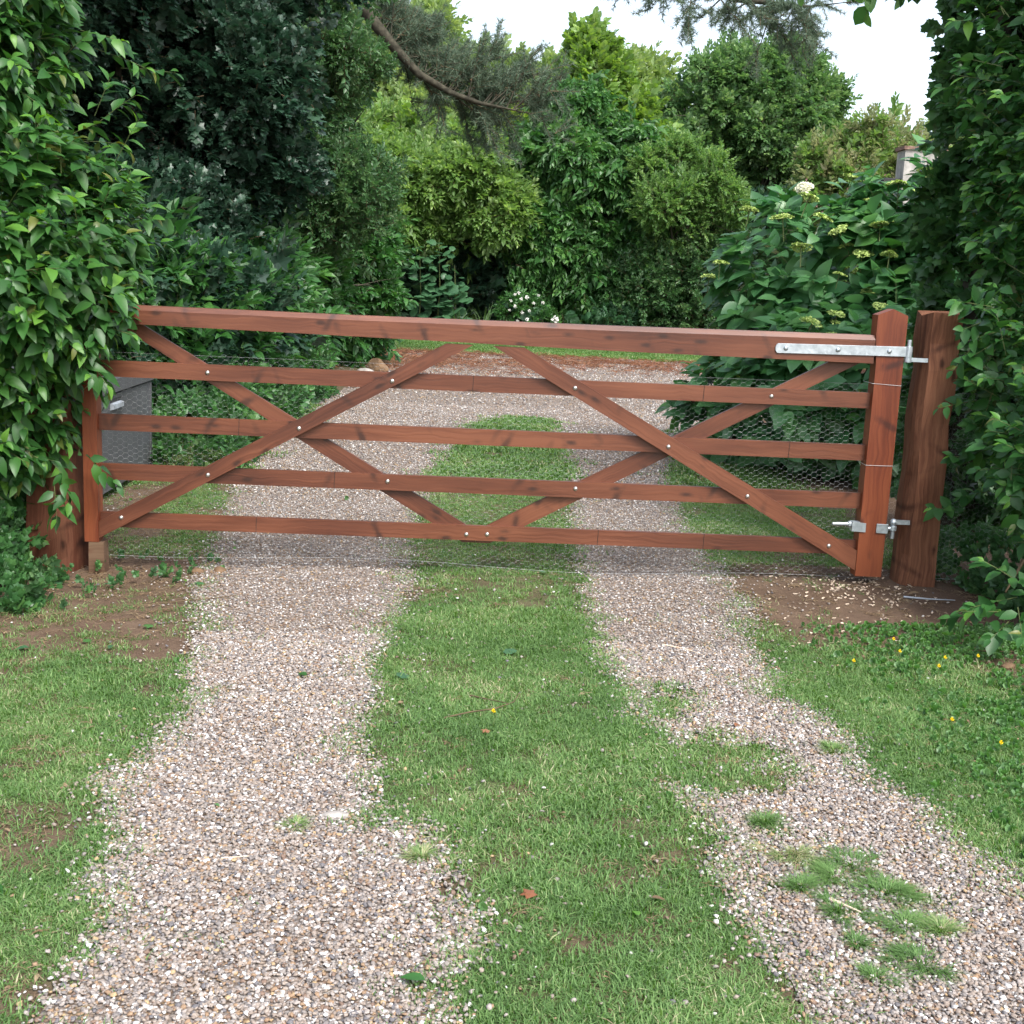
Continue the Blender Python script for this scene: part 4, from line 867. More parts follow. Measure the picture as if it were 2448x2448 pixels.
plant('hawthorn_tree', 'small-leaved mottled green tree at upper left between maple and pine', 'tree', (-.4, 10.2, 0),
      lumps((-.45, 10.0, 3.6), (.85, .9, 1.6), 10, .40, 3)+lumps((-1.2, 10.4, 5.2), (1.7, 1.0, 1.4), 6, .6, 4)+[((-.1, 9.8, 2.2), (.8, .7, .7))], SP_haw, 170, .22, 103, r0=.10, hole=.38, bump=.25, hscale=1.8)
plant('laurel_shrub', 'bushy mid green shrub at the left edge of the gravel yard', 'shrub', (-.15, 9.6, 0),
      lumps((-.26, 12.4, 1.45), (.95, .9, 1.30), 12, .42, 5)+[((-1.05, 8.8, 1.0), (.85, 1.1, 1.05)), ((-.9, 10.6, 1.2), (.9, 1.0, 1.1))], SP_mid, 110, .24, 105, r0=.05, hole=.3, bump=.2)
plant('laurel_shrub', 'low dark shrub above the grey storage box', 'shrub', (-.9, 4.9, 0),
      lumps((-.75, 4.9, .85), (.95, .9, .72), 8, .33, 6)+[((-1.3, 4.0, .9), (.8, .8, .8)), ((-.8, 6.6, .9), (.8, .9, .85))], [SP_mid[0], SP_mid[1], SP_dark[0], SP_dark[1]], 120, .24, 106, r0=.05, hole=.3, bump=.2)
def cover(name, label, cat, base, blobs, seed, dens=160, scale=.13, spr=None, **kw):
    t = thing(name, label, cat, base); crown('foliage', t, blobs, spr or (SP_mid[:2]+IVY[:2]), dens, scale, seed, up=.6, **kw); return t
cover('bramble_thicket', 'low bramble growth along the left edge of the gravel seen through the gate', 'undergrowth', (-.3, 4.4, 0),
      [((-.25, 3.5, .12), (.42, .7, .30)), ((-.30, 4.6, .2), (.45, .8, .45)), ((-.35, 6.0, .2), (.48, .9, .5)), ((-.3, 7.6, .25), (.5, .9, .55)), ((-.25, 3.0, .05), (.32, .35, .16))], 110)
cover('ivy_patch', 'dark ground ivy spreading at the foot of the left gate post', 'ivy', (-.5, -.35, 0),
      [((-.62, -.15, .05), (.42, .65, .32)), ((-.45, -.65, .0), (.40, .42, .17)), ((-.75, .2, .2), (.4, .5, .5)), ((-.30, -.40, -.02), (.22, .32, .10)), ((-.45, -.95, -.02), (.3, .25, .08))], 111, 300, .085, IVY)
cover('ivy_patch', 'dark ground ivy under the right hedge behind the hinge post', 'ivy', (4.2, .0, 0),
      [((4.25, .1, .05), (.36, .6, .22)), ((4.25, -.55, .02), (.30, .4, .12)), ((4.5, -.6, .12), (.4, .7, .25))], 112, 260, .085, IVY)
crown('added_shade_canopy', bpy.data.objects['maple_tree'], lumps((-2.3, 2.0, 6.8), (2.2, 2.0, 1.5), 8, .8, 73), SP_dark, 24, .55, 74, cull=-2, hole=.3)  # unseen crown above the frame, added to keep skylight off the gate area
cover('ivy_patch', 'torn ivy trails scattered over bare soil in front of the gate stump', 'ivy', (.1, -.25, 0), [((.12, -.22, -.02), (.34, .26, .05)), ((-.15, -.5, -.02), (.25, .3, .05)), ((.25, .1, -.02), (.25, .2, .04))], 113, 110, .042, IVY)
# back border
plant('olive_shrub', 'arching shrub with small yellow-green leaves left of centre behind the lawn', 'shrub', (1.1, 23.0, 0),
      lumps((1.15, 22.8, 3.0), (1.75, 1.2, 1.25), 12, .6, 11)+[((-.2, 22.6, 2.9), (1.0, 1.0, 1.1)), ((2.3, 23.2, 2.7), (.8, .8, .8)), ((-1.2, 22.5, 2.6), (1.2, 1.0, 1.6))], SP_ol, 62, .42, 121, r0=.09, hole=.36, hscale=1.1, bump=.25, up=-.1, zup=.7)
plant('maple_shrub', 'dark broad-leaved shrub filling the shade under the arching shrub', 'shrub', (1.8, 23.6, 0),
      [((1.9, 23.4, 1.5), (1.35, .9, 1.1)), ((.6, 23.4, 1.2), (1.2, .8, 1.1)), ((-.9, 23.0, 1.1), (1.2, .9, 1.1))], SP_dark, 40, .42, 122, r0=.06, hole=.34)
plant('golden_shrub', 'bright golden-green shrub glowing between the arching shrub and the hazel', 'shrub', (3.0, 26.5, 0),
      [((2.95, 26.5, 4.3), (.95, .7, .9)), ((2.3, 26.7, 3.9), (.6, .6, .7)), ((3.3, 26.8, 2.6), (.8, .7, 1.6))], SP_gold+SP_ol[:1], 60, .40, 123, r0=.05, hole=.33)
hz = plant('hazel_shrub', 'large dark green corkscrew hazel with curled drooping leaves, centre of the border', 'shrub', (4.1, 23.6, 0),
      lumps((4.05, 23.3, 3.0), (1.75, 1.35, 1.85), 18, .5, 13)+[((4.3, 22.9, 1.4), (1.75, 1.0, 1.4)), ((3.9, 23.6, 4.9), (.8, .8, .7)), ((2.6, 23.0, 2.6), (.5, .6, .8)), ((5.4, 22.6, 3.0), (.9, .8, 1.6)), ((5.2, 22.4, 1.3), (1.0, .8, 1.2))], SP_hz, 95, .36, 124, r0=.10, hole=.36, hscale=1.4, bump=.22, up=-.4, zup=.5)
plant('beech_tree', 'fresh bright green young tree rising above the hazel', 'tree', (4.4, 24.9, 0),
      [((4.15, 24.8, 5.6), (.75, .7, .95)), ((4.35, 24.9, 6.4), (.42, .4, .65)), ((5.15, 24.8, 4.9), (.7, .6, .8)), ((4.0, 24.9, 6.6), (.26, .3, .42)), ((4.75, 24.9, 6.0), (.35, .4, .5)), ((5.6, 24.8, 4.3), (.6, .6, .6)), ((3.3, 24.9, 4.9), (.35, .4, .4))], SP_fr, 80, .36, 125, r0=.07, hole=.33, up=.5)
plant('privet_shrub', 'rounded yellow-green shrub right of the hazel, dark towards the ground', 'shrub', (6.2, 21.9, 0),
      lumps((6.2, 21.9, 2.95), (1.25, 1.0, 1.45), 14, .45, 15), SP_pv, 130, .28, 126, r0=.08, hole=.34, bump=.2)
plant('box_shrub', 'very dark small-leaved shrub at ground level beneath the yellow-green shrub', 'shrub', (6.0, 22.0, 0),
      [((5.6, 22.0, 1.1), (1.1, .9, 1.15)), ((6.7, 21.9, 1.3), (.9, .9, 1.3)), ((7.6, 22.3, 1.2), (1.0, .9, 1.3))], SP_haw, 80, .30, 127, r0=.05, hole=.3)
# stems seen in the gap of the border
t = thing('bare_stem_shrub', 'cluster of bare V-shaped stems between the dark shrub and the hazel', 'shrub', (3.1, 22.9, 0))
for i in range(7):
    a = -.9+i*.3; V, F = tube([(3.1, 22.9, -.1), (3.1+a*.5, 22.9, .7), (3.1+a*1.05, 23.0, 1.7), (3.1+a*1.3, 23.1, 2.8)], [.05, .035, .025, .012], 6); obj('stem', V, F, M_bark, t, loc=(3.1, 22.9, 0), smooth=True)
# hollyhock / mallow stalks, strap leaves, roses, peony
ML_ms = M_L(LF_mal, ML_round, 'mallow_leaf')
for q, (px, pz, lab) in enumerate(((.55, 1.7, 'tall round-leaved mallow, leftmost of the three before the dark shrub'), (.95, 2.05, 'tallest round-leaved mallow, middle of the three before the dark shrub'), (1.3, 1.5, 'shorter round-leaved mallow, rightmost of the three before the dark shrub'))):
    t = thing('mallow_plant', lab, 'plant', (px, 21.6, 0), 'mallow plants in the border'); r = np.random.default_rng(q)
    V, F = tube([(px, 21.6, -.05), (px+.03, 21.6, pz*.5), (px-.02, 21.6, pz)], [.014, .011, .005], 5); obj('stem', V, F, M_stem, t, loc=(px, 21.6, 0), smooth=True)
    for k in range(46):
        h = r.uniform(.1, 1)*pz; az = r.uniform(0, 6.28); d = np.array([math.cos(az), math.sin(az)*.8-.3, -.15]); o = bpy.data.objects.new('leaf', ML_ms[k % 2]); C.objects.link(o); o.parent = t
        s = .27*(1.15-.6*h/pz)*r.uniform(.7, 1.15); E = to_euler(frames(norm(d)[None], np.array([[0, -.5, .7]])+r.normal(0, .25, (1, 3))))[0]
        o.location = np.array([0, 0, h])+d*r.uniform(.05, .24); o.rotation_euler = E; o.scale = (s,)*3
for q, (px, n, lab) in enumerate(((1.45, 26, 'strap-leaved clump nearest the mallows'), (1.95, 30, 'strap-leaved clump nearest the white roses'))):
    t = thing('iris_clump', lab, 'plant', (px, 21.4, 0), 'strap-leaved clumps in the border'); r = np.random.default_rng(q+5)
    for k in range(n):
        az = r.uniform(0, 6.28); d = np.array([math.cos(az), math.sin(az)]); b = np.array([px, 21.4])+d*r.uniform(0, .12); h = r.uniform(.45, .85); s = np.array([-d[1], d[0]])*.016; ln = r.uniform(.1, .5)
        V = []; 
        for u in (0, .35, .7, 1): 
            c = b+d*ln*u**2; z = h*(u-.25*u**3*ln*2); w = s*(1-u*.9); V += [(c[0]-w[0], c[1]-w[1], z), (c[0]+w[0], c[1]+w[1], z)]
        obj('blade', V, [(0, 1, 3, 2), (2, 3, 5, 4), (4, 5, 7, 6)], ML_iris, t, loc=(b[0], b[1], 0), tint=[r.random()]*8)
def blossom_mesh(seed, m, n=26):
    r = np.random.default_rng(seed); A = Acc()
    for i in range(n):
        u = norm(r.normal(size=3)); R = frames(u[None], r.normal(size=(1, 3)))[0]
        V, F = leaf(.55, .9, 3, .5, .2); A.add((R @ V.T).T, F, r.random())
    return A.mesh('blossom', [m])
BW = blossom_mesh(1, M_white); BP = blossom_mesh(2, M_pink); BY = blossom_mesh(3, M_yel, 12)
rs = thing('rose_bush', 'small bush dotted with white roses at the centre of the border', 'shrub', (2.8, 21.6, 0))
crown('foliage', rs, [((2.75, 21.6, .5), (.5, .35, .45)), ((3.2, 21.7, .35), (.3, .3, .35))], SP_mid, 90, .2, 131)
r = np.random.default_rng(4)
for k, (a, b) in enumerate(((2.50, .82), (2.58, .95), (2.66, .98), (2.72, .86), (2.84, .90), (2.60, .70), (2.98, .78), (2.48, .62), (3.18, .80), (2.74, .58), (2.86, .44), (3.08, .95), (2.9, .62), (2.66, .40))):
    o = bpy.data.objects.new('blossom', BW); C.objects.link(o); o.parent = rs; o.location = (a-2.8, -.42+r.uniform(-.05, .05), b); s = .075*r.uniform(.7, 1.2); o.scale = (s,)*3; o.rotation_euler = (r.random()*6, r.random()*6, 0)
t = thing('peony_plant', 'low leafy plant with one round white bloom above the gate', 'plant', (3.45, 21.35, 0))
crown('foliage', t, [((3.3, 21.6, .25), (.55, .3, .32)), ((4.1, 21.6, .3), (.4, .3, .35))], weedL+[sprig('mallow_sprig', LF_mal, [ML_round, M_stem], 5, 1, .6, 60, seed=3)], 60, .22, 132)
o = bpy.data.objects.new('blossom', BW); C.objects.link(o); o.parent = t; o.location = (0, -.1, .47); o.scale = (.17,)*3
V, F = tube([(3.45, 21.3, 0), (3.44, 21.27, .25), (3.45, 21.25, .45)], [.01, .008, .006], 5); obj('stem', V, F, M_stem, t, loc=(3.45, 21.35, 0))
t = plant('lavender_shrub', 'pale narrow-leaved low shrub right of the round white bloom', 'shrub', (4.75, 21.5, 0), [((4.75, 21.5, .35), (.48, .35, .42))], [sprig('narrow_sprig', LF_nar, [ML_round, M_stem], 12, 1, .4, 40, seed=2)], 110, .22, 133, r0=.02, up=.8)

# ================================================================= BACKGROUND TREES
far = [((-6.5, 42, 0), 9.5, 4.0, 'far pale tree behind the dark maple'), ((-1.4, 39, 0), 10.6, 3.1, 'far yellow-green tree, tallest of the distant row'), ((2.9, 41, 0), 9.0, 3.0, 'far yellow-green tree just left of the bright young tree'), ((6.6, 43, 0), 9.3, 3.0, 'far rounded tree just right of the bright young tree'), ((10.5, 45, 0), 8.0, 3.4, 'far tree low behind the big right-hand tree'), ((16.5, 44, 0), 7.6, 3.6, 'far tree at the right below the open sky'), ((23, 46, 0), 8.8, 4.2, 'far tree behind the right hedge')]
for k, (b, top_, rr, lab) in enumerate(far):
    cz = top_*.58
    plant('distant_tree', lab, 'tree', b, lumps((b[0], b[1], cz), (rr, rr*.8, top_*.42), 16, rr*.36, 200+k), SP_bg, 9.5, 1.05, 210+k, r0=.2, hole=.36, hscale=.5, bump=.25, bscale=.5, group='trees on the skyline')
plant('alder_tree', 'large mid green tree with dark hollow below it, right of the hazel', 'tree', (8.9, 29, 0),
      lumps((8.85, 28.6, 5.7), (2.45, 1.8, 1.9), 34, .55, 31, .3)+lumps((7.4, 28.4, 4.2), (1.6, 1.2, 1.3), 6, .6, 32)+lumps((10.1, 28.8, 4.2), (1.5, 1.3, 1.2), 6, .6, 33)+[((8.8, 29, 2.6), (2.0, 1.2, 1.6))], SP_rt, 36, .52, 231, r0=.2, hole=.40, hscale=.9, bump=.38, bscale=.9)
plant('holly_tree', 'dark evergreen mass closing the back of the yard behind the hydrangea', 'tree', (9.0, 24, 0),
      [((8.6, 24.5, 1.8), (1.6, 1.0, 1.8)), ((10.6, 24.5, 1.8), (1.8, 1.0, 1.9)), ((13, 24.5, 2.0), (2, 1.2, 2.2))], SP_dark[:2]+SP_haw[:2], 32, .5, 233, r0=.1, hole=.3)
pk = plant('climbing_rose', 'tangled pale shrub with faded pink blooms beside the grey wall', 'climbing plant', (9.6, 20.5, 0),
      lumps((9.9, 20.8, 3.9), (1.35, .9, 1.0), 9, .45, 41)+[((8.9, 20.4, 3.1), (.8, .7, .8)), ((9.6, 20.6, 2.2), (1.4, .8, 1.3))], SP_pale+SP_ol[:2], 60, .36, 241, r0=.07, hole=.36, bump=.25)
r = np.random.default_rng(8)
for k in range(26):
    o = bpy.data.objects.new('blossom', BP); C.objects.link(o); o.parent = pk; a = r.uniform(-1.1, 1.0); o.location = (a-.4, -.75+.2*abs(a), 3.2+r.uniform(-.6, .9)+.2*a); s = .05*r.uniform(.7, 1.2); o.scale = (s,)*3; o.rotation_euler = (r.random()*6, r.random()*6, 0)
plant('backdrop_hedge', 'broad green boundary hedge closing the view behind the far border', 'hedge', (2, 31, 0),
      [((x_, 31+math.sin(x_), 2.0+.5*math.sin(x_*1.7)), (2.4, 1.0, 2.3)) for x_ in np.arange(-12, 26, 2.6)], SP_bg[:2]+SP_rt[:2], 12, .75, 251, r0=0, hole=.25, bump=.25)
plant('elder_shrub', 'loose yellow-green bush between the pine limb and the arching shrub', 'shrub', (-1.0, 27, 0),
      lumps((-.4, 27, 3.9), (2.3, 1.2, 1.6), 10, .7, 51)+[((2.0, 27.2, 3.6), (1.3, 1.0, 1.2))], SP_ol+SP_fr[:1], 42, .5, 252, r0=.08, hole=.36, bump=.25)
plant('left_boundary_tree', 'dark tree mass behind the maple on the far left', 'tree', (-5, 12, 0), lumps((-4.6, 12, 3.6), (2.6, 1.6, 3.2), 8, .9, 61), SP_dark[:2]+SP_haw[:2], 40, .45, 253, r0=.15, hole=.3)

# ================================================================= PINE
NEED = []
for i in range(3):
    A = Acc(); r = np.random.default_rng(i)
    for j in range(9):
        c = np.array([0, j/9., 0])+r.normal(0, .03, 3)
        for k in range(13):
            d = norm(r.normal(size=3)*.8+np.array([0, .75, .15])); s = np.cross(d, r.normal(size=3)); s = s/np.linalg.norm(s)*.011; e = c+d*r.uniform(.22, .36); A.add([c-s, c+s, e], [(0, 1, 2)], r.random())
    V, F = tube([(0, -.1, 0), (0, .5, .02), (0, 1, .05)], [.018, .012, .006], 4); A.add(V, F, .5, 1)
    NEED.append(A.mesh('needle_spray', [ML_needle, M_twig]))
pn = thing('pine_tree', 'tall pine with a bare sloping limb and grey-green needles across the top', 'tree', (-1.9, 14.3, 0))
V, F = tube([(-1.9, 14.3, -.2), (-1.85, 14.3, 3), (-1.7, 14.3, 6), (-1.6, 14.4, 9.5)], [.28, .24, .2, .14], 10); obj('trunk', V, F, M_bark, pn, loc=(-1.9, 14.3, 0), smooth=True)
LP = np.array([(-1.7, 14.2, 6.6), (-.9, 14.1, 6.1), (-.19, 14, 5.28), (.01, 14, 4.99), (.34, 14, 4.63), (.74, 14, 4.24), (1.22, 14, 4.0), (1.67, 14, 3.87), (2.2, 13.9, 3.78)])
A = Acc(); V, F = tube(LP, [.12, .11, .095, .09, .075, .06, .045, .03, .012], 8); A.add(V, F)
r = np.random.default_rng(12); SPN = []
for k in range(84):
    t = r.uniform(.36, 1)*(len(LP)-1.001); i = int(t); p = LP[i]*(1-(t-i))+LP[i+1]*(t-i)
    d = norm(np.array([r.uniform(.1, 1.0), r.uniform(.15, 1.3), r.normal(.3, .55)])); ln = r.uniform(.35, 1.15)*(1 if t > 3 else .8)
    e = p+d*ln; m = (p+e)/2+np.array([0, 0, .12*ln]); V, F = tube([p, m, e], [.011, .008, .004], 4); A.add(V, F)
    for q in range(9):
        u = r.uniform(.25, 1.05); c = p*(1-u)+e*u; c[2] += .1*ln*math.sin(math.pi*min(1, u)); SPN.append((c, norm(d+r.normal(0, .6, 3))))
A.obj('limb', [M_bark], pn, smooth=True, loc=(-1.9, 14.3, 0))
# second limb reaching over to the right
L2 = np.array([(-1.65, 14.3, 7.6), (0, 14.6, 7.6), (2.0, 15, 7.0), (4.0, 15, 6.15), (5.6, 15, 5.75), (6.8, 15, 5.7)])
A = Acc(); V, F = tube(L2, [.12, .11, .09, .07, .05, .02], 8); A.add(V, F)
for k in range(42):
    t = r.uniform(.50, 1)*(len(L2)-1.001); i = int(t); p = L2[i]*(1-(t-i))+L2[i+1]*(t-i)
    d = norm(np.array([r.normal(.1, .6), r.normal(0, .7), r.uniform(-1.1, .0)])); ln = r.uniform(.35, .95); e = p+d*ln; m = (p+e)/2; V, F = tube([p, m, e], [.016, .010, .004], 4); A.add(V, F)
    for q in range(6):
        u = r.uniform(.35, 1.05); c = p*(1-u)+e*u; SPN.append((c, norm(d+r.normal(0, .6, 3))))
A.obj('limb', [M_bark], pn, smooth=True, loc=(-1.9, 14.3, 0))
Pn = np.array([a for a, b in SPN]); Dn = np.array([b for a, b in SPN]); k = len(Pn)
scatter('needles', Pn, to_euler(frames(Dn, np.tile([0, 0, 1.], (k, 1))+.3*r.normal(size=(k, 3)))), r.uniform(.26, .46, k), r.integers(0, 3, k), NEED, pn)

# ================================================================= GARDEN BUILDING
gb = thing('rendered_wall', 'high grey rendered garden wall with tile coping showing above the hydrangea', 'wall', (8.6, 13.2, 0))
o0 = -Vector(gb.location)
bm = bmesh.new(); box(bm, 7.86, 10.6, 13.0, 13.35, -.2, 3.40); bobj('wall_body', bm, M_render, gb, o0, .02)
for k in range(9):
    bm = bmesh.new(); x_ = 7.83+k*.31; dz = .008*math.sin(k*2.1); box(bm, x_, x_+.295, 12.97, 13.38, 3.405+dz, 3.455+dz+.02*(k % 2)); bobj('coping_tile', bm, M_tile, gb, o0, .006)
bm = bmesh.new(); box(bm, 7.60, 7.857, 13.05, 13.25, 2.86, 3.0); cyl(bm, (7.7, 13.15, 2.88), (7.7, 13.15, 2.4), .035, 10); bobj('gutter_box', bm, M_black, gb, o0, .01)

# ================================================================= SMALL THINGS
def rock(name, label, cat, loc, size, m, seed, group=None):
    r = np.random.default_rng(seed); bm = bmesh.new(); bmesh.ops.create_icosphere(bm, subdivisions=3, radius=1)
    for v in bm.verts:
        p = np.array(v.co); v.co = Vector(p*(1+.35*(fbm(p[0]*1.3+seed, p[1]*1.3, p[2]*1.3, seed)-.5)*2))
        v.co = Vector((v.co.x*size[0], v.co.y*size[1], max(-.5, v.co.z)*size[2]))
    z = float(H(loc[0], loc[1])); o = bobj(name, bm, m, None, (loc[0], loc[1], z+size[2]*.35)); return tag(o, label, cat, group)
rock('rock', 'large angular brown rock at the foot of the left shrub beyond the gate', 'rock', (.42, 11.25, 0), (.15, .12, .14), M_stone, 3)
rock('rock', 'small pale stone beside the big brown rock', 'rock', (.30, 10.9, 0), (.13, .08, .06), M_flint, 5)
rock('rock', 'flat pale flint embedded in the left gravel track near the turf patch', 'stone', (1.34, -2.60, 0), (.035, .02, .012), M_flint, 6)
rock('rock', 'tan stone at the left gravel edge under the gate, nearer the latch post', 'stone', (.44, -.02, 0), (.035, .025, .02), M_stone, 7)
rock('rock', 'tan stone at the left gravel edge under the gate, farther from the latch post', 'stone', (.535, .0, 0), (.028, .02, .02), M_stone, 8)
rock('rock', 'rusty brown lump of earth under the right hedge at the picture edge', 'stone', (3.68, -1.22, 0), (.028, .02, .016), M_stone, 9)

tg = 'grass tufts growing in the right gravel track'
for k, (x_, y_, s_, lab) in enumerate(((2.44, -2.62, .055, 'yellowish tuft beside the edge of the green strip, farthest of the near tufts'), (2.48, -2.78, .060, 'dense green tuft just below the yellowish one'), (2.60, -2.83, .058, 'green tuft at the right end of the pair in mid track'), (2.55, -2.90, .055, 'straw-tinged tuft between the green pair'), (2.45, -2.95, .050, 'green tuft nearest the strip edge, left of the straw tuft'), (2.64, -2.97, .082, 'largest straggly tuft with long pale blades'), (2.51, -3.06, .050, 'round tuft left of the largest straggly one'), (2.64, -3.12, .048, 'low round tuft, left of a close pair'), (2.71, -3.14, .046, 'low tuft, right of a close pair'), (2.62, -3.27, .058, 'bushy tuft nearest the bottom right of the picture'), (2.50, -3.20, .026, 'tiny tuft alone in the white gravel'), (2.77, -2.09, .040, 'small tuft by the right verge'), (2.50, -3.33, .030, 'thin tuft left of the bushy bottom one'), (1.25, -2.66, .020, 'tiny tuft alone in the left gravel track'), (1.57, -2.86, .030, 'small bright tuft close to the strip on the left track'))):
    A = Acc(); r = np.random.default_rng(300+k); nb = int(520*s_/.05)
    sub = r.normal(0, .38, (7, 2)); subr = r.uniform(.12, .5, 7)
    for i in range(nb):
        q_ = r.integers(0, 7); b = (sub[q_]+r.normal(0, subr[q_], 2)*.6)*s_; rr_ = min(1.2, np.hypot(*b)/s_); az = math.atan2(b[1], b[0]); az2 = az+r.normal(0, .8); d = np.array([math.cos(az2), math.sin(az2)])
        h = r.uniform(.012, .030)*(1+s_*3)*(1-.3*rr_); ln = r.uniform(.5, 1.5)*(.6+rr_); w = np.array([-d[1], d[0]])*.0011
        p = lambda t: np.array([b[0]+d[0]*h*ln*t*t*1.4, b[1]+d[1]*h*ln*t*t*1.4, h*(t-.3*ln*t*t)])
        a0, a1, a2 = p(0), p(.55), p(1); w3 = np.array([w[0], w[1], 0]); A.add([a0-w3, a0+w3, a1-w3*.8, a1+w3*.8, a2], [(0, 1, 3, 2), (2, 3, 4)], 1.0 if r.random() < (.45 if 'straw' in lab or 'yellow' in lab else .22) else r.uniform(.2, .95))
    o = bpy.data.objects.new('grass_tuft', A.mesh('grass_tuft', [ML_grass])); C.objects.link(o); o.location = (x_, y_, float(H(x_, y_))+.004); tag(o, lab, 'grass tuft', tg)

def fallen(px, py, s, m, lab, shape, rz, group='loose leaves on the ground'):
    V, F = shape; me = meshdata('fallen_leaf', V, F, [m], tint=[.6]*len(V), smooth=True); o = bpy.data.objects.new('fallen_leaf', me); C.objects.link(o)
    o.location = (px, py, float(H(px, py))+.014); o.rotation_euler = (.12, -.1, rz); o.scale = (s*.8,)*3; tag(o, lab, 'leaf', group)
fl = [(1.13, -1.53, .05, ML_mid, 'green leaf lying alone on the left gravel track', LF_rnd[0], 1.0), (1.02, -2.55, .03, ML_hyd, 'small dark leaf lower down the left gravel', LF_ov[0], 4.),
      (.52, -.27, .055, ML_hyd, 'blue-green lobed leaf on the gravel in front of the gate', LF_ivy[0], 2.), (.44, -.24, .045, ML_tip, 'bright green leaf beside the blue-green lobed one', LF_ov[0], .6),
      (.10, -.33, .07, ML_round, 'pale green leaf near the left post on bare soil', LF_ov[1], 5.2), (-.09, -.33, .075, ML_round, 'big grey-green leaf by the ivy', LF_ivy[1], .4),
      (.12, -1.28, .075, ML_round, 'pale pointed leaf on the left verge turf', LF_ov[1], 1.9), (.39, -1.22, .05, ML_round, 'pale leaf on the left verge close to the gravel', LF_ov[0], 3.1),
      (.47, -.95, .055, ML_ivy, 'dark lobed leaf at the gravel edge of the left verge', LF_ivy[1], 2.1), (.30, -1.18, .045, ML_ivy, 'dark leaf in the turf, left verge centre', LF_ivy[0], 1.2),
      (1.82, -3.08, .055, ML_red, 'curled brown leaf on the near part of the green strip', LF_lob[1], .5), (2.08, -3.06, .05, ML_litter, 'buff dry leaf on the right side of the near strip', LF_ov[1], 4.6), (2.04, -3.12, .03, ML_tip, 'tiny bright leaf next to the buff dry leaf', LF_rnd[0], 3.3),
      (1.47, -1.77, .03, ML_litter, 'round dead leaf on the left side of the green strip', LF_rnd[0], 2.2), (1.74, -2.10, .04, ML_red, 'dark dead leaf in the middle of the green strip', LF_lob[0], 1.2), (1.47, -1.50, .06, ML_round, 'broad weed leaf flat in the left half of the strip', LF_mal[0], 2.),
      (1.84, -1.25, .06, ML_round, 'broad weed leaf in the far middle of the strip', LF_mal[0], .7), (2.95, -.55, .05, ML_litter, 'dry leaf beside the bare soil on the right', LF_ov[0], 1.2), (3.70, -.22, .07, ML_litter, 'orange-brown leaf at the base of the right post', LF_ov[1], 1.7), (2.52, -1.9, .04, ML_red, 'russet leaf on the right gravel track', LF_ov[0], 2.8),
      (1.60, -3.4, .07, ML_mid, 'green leaf at the bottom edge of the strip', LF_ov[0], 1.4), (.62, -3.0, .07, ML_mid, 'green leaf cluster on the far left verge', LF_ov[1], 3.9), (2.02, .02, .05, ML_hyd, 'dark green leaf under the gate on the strip', LF_ivy[0], 2.9)]
for a in fl: fallen(*a)
def twig(path, r0, lab, name='fallen_twig', m=M_twig, group='fallen twigs and stalks'):
    P = [(a, b, float(H(a, b))+c) for a, b, c in path]; V, F = tube(P, [r0*(1-.6*i/(len(P)-1)) for i in range(len(P))], 5)
    o = obj(name, V, F, m, None, loc=P[0], smooth=True); tag(o, lab, 'twig', group)
twig([(1.60, -1.96, .012), (1.68, -1.93, .02), (1.76, -1.90, .022), (1.82, -1.82, .02), (1.84, -1.76, .03)], .003, 'long curved twig lying across the green strip')
twig([(1.68, -1.72, .012), (1.75, -1.80, .02), (1.80, -1.84, .022)], .003, 'short thick twig crossing the long curved one')
twig([(2.42, -1.0, .01), (2.5, -1.05, .012), (2.56, -1.12, .01)], .0035, 'straight orange-brown stick on the far right gravel', m=M_stem and M_chip)
twig([(2.50, -3.02, .012), (2.55, -3.08, .014)], .005, 'short pale stick among the tufts in the right gravel', m=M_chip)
twig([(.83, -1.69, .01), (.93, -1.66, .012)], .0022, 'thin brown stalk on the left gravel near the verge')
twig([(1.10, -2.86, .01), (1.17, -2.85, .012)], .0025, 'orange stick lying level on the left gravel', m=M_chip)
twig([(-.12, -1.55, .012), (.04, -1.53, .02), (.12, -1.55, .012)], .003, 'pale straw stalk at the left picture edge', m=M_chip)
twig([(.42, -.62, .01), (.6, -.55, .015), (.72, -.45, .01)], .003, 'dark twig at the gravel edge before the gate')
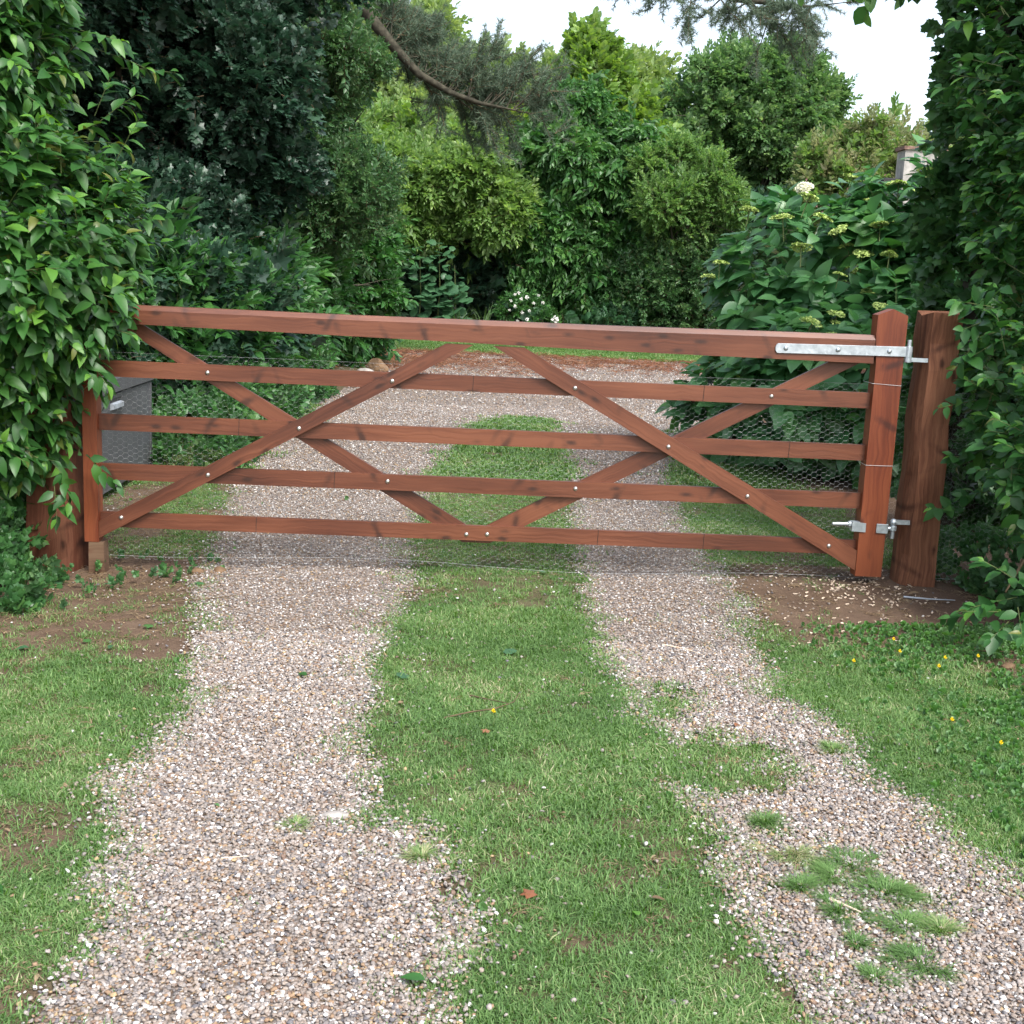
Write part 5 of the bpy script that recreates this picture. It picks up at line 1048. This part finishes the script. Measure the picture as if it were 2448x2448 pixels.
twig([(3.52, -1.02, .012), (3.62, -1.06, .02), (3.76, -1.08, .02)], .003, 'twig under the low hanging leaves on the right')
twig([(3.60, -.30, .015), (3.70, -.34, .02), (3.82, -.33, .015)], .0055, 'pale blue-grey scrap lying at the foot of the right post', name='plastic_scrap', m=M_handle)
for (x_, y_, lab) in ((3.07, -1.30, 'pair of buttercups, nearest the gravel'), (3.31, -1.02, 'buttercup standing closest to the hanging leaves'), (3.36, -1.36, 'buttercup right of the pair'), (3.42, -1.26, 'buttercup between two others on the right verge'), (3.55, -1.24, 'buttercup at the far right'), (3.18, -1.95, 'buttercup below the group, right verge'), (3.25, -2.15, 'lowest buttercup on the right verge'), (1.75, -2.03, 'single yellow flower on the green strip'), (3.28, -1.18, 'small buttercup below the closest one'), (3.60, -1.55, 'buttercup by the clover at right')):
    t = thing('buttercup', lab, 'flower', (x_, y_, float(H(x_, y_))), 'yellow wild flowers in the grass')
    V, F = tube([(x_, y_, t.location[2]), (x_+.004, y_, t.location[2]+.03), (x_, y_-.004, t.location[2]+.055)], [.0012]*3, 3); obj('stem', V, F, M_stem, t, loc=tuple(t.location))
    o = bpy.data.objects.new('flower', BY); C.objects.link(o); o.parent = t; o.location = (0, -.004, .056); o.scale = (.014,)*3
# wood chips by the right post
A = Acc(); r = np.random.default_rng(9)
for k in range(330):
    if k < 230: p = np.array([3.42, -.16])+r.normal(0, 1, 2)*np.array([.16, .16])
    else: p = np.array([3.2, -.75])+r.normal(0, 1, 2)*np.array([.3, .2])
    th = r.uniform(0, 6.28); c, s = math.cos(th), math.sin(th); L_, w_ = r.uniform(.003, .013), r.uniform(.002, .005); z = float(H(*p))+.004; q = [(-L_, -w_, 0), (L_, -w_*.6, .003), (L_*.8, w_, .004), (-L_*.7, w_*.8, .002)]
    A.add([(p[0]+a*c-b*s, p[1]+a*s+b*c, z+h+.002) for a, b, h in q]+[(p[0], p[1], z-.003)], [(0, 1, 2, 3), (0, 4, 1), (1, 4, 2), (2, 4, 3), (3, 4, 0)])
o = A.obj('wood_chips', [M_chip]); tag(o, kind='stuff')
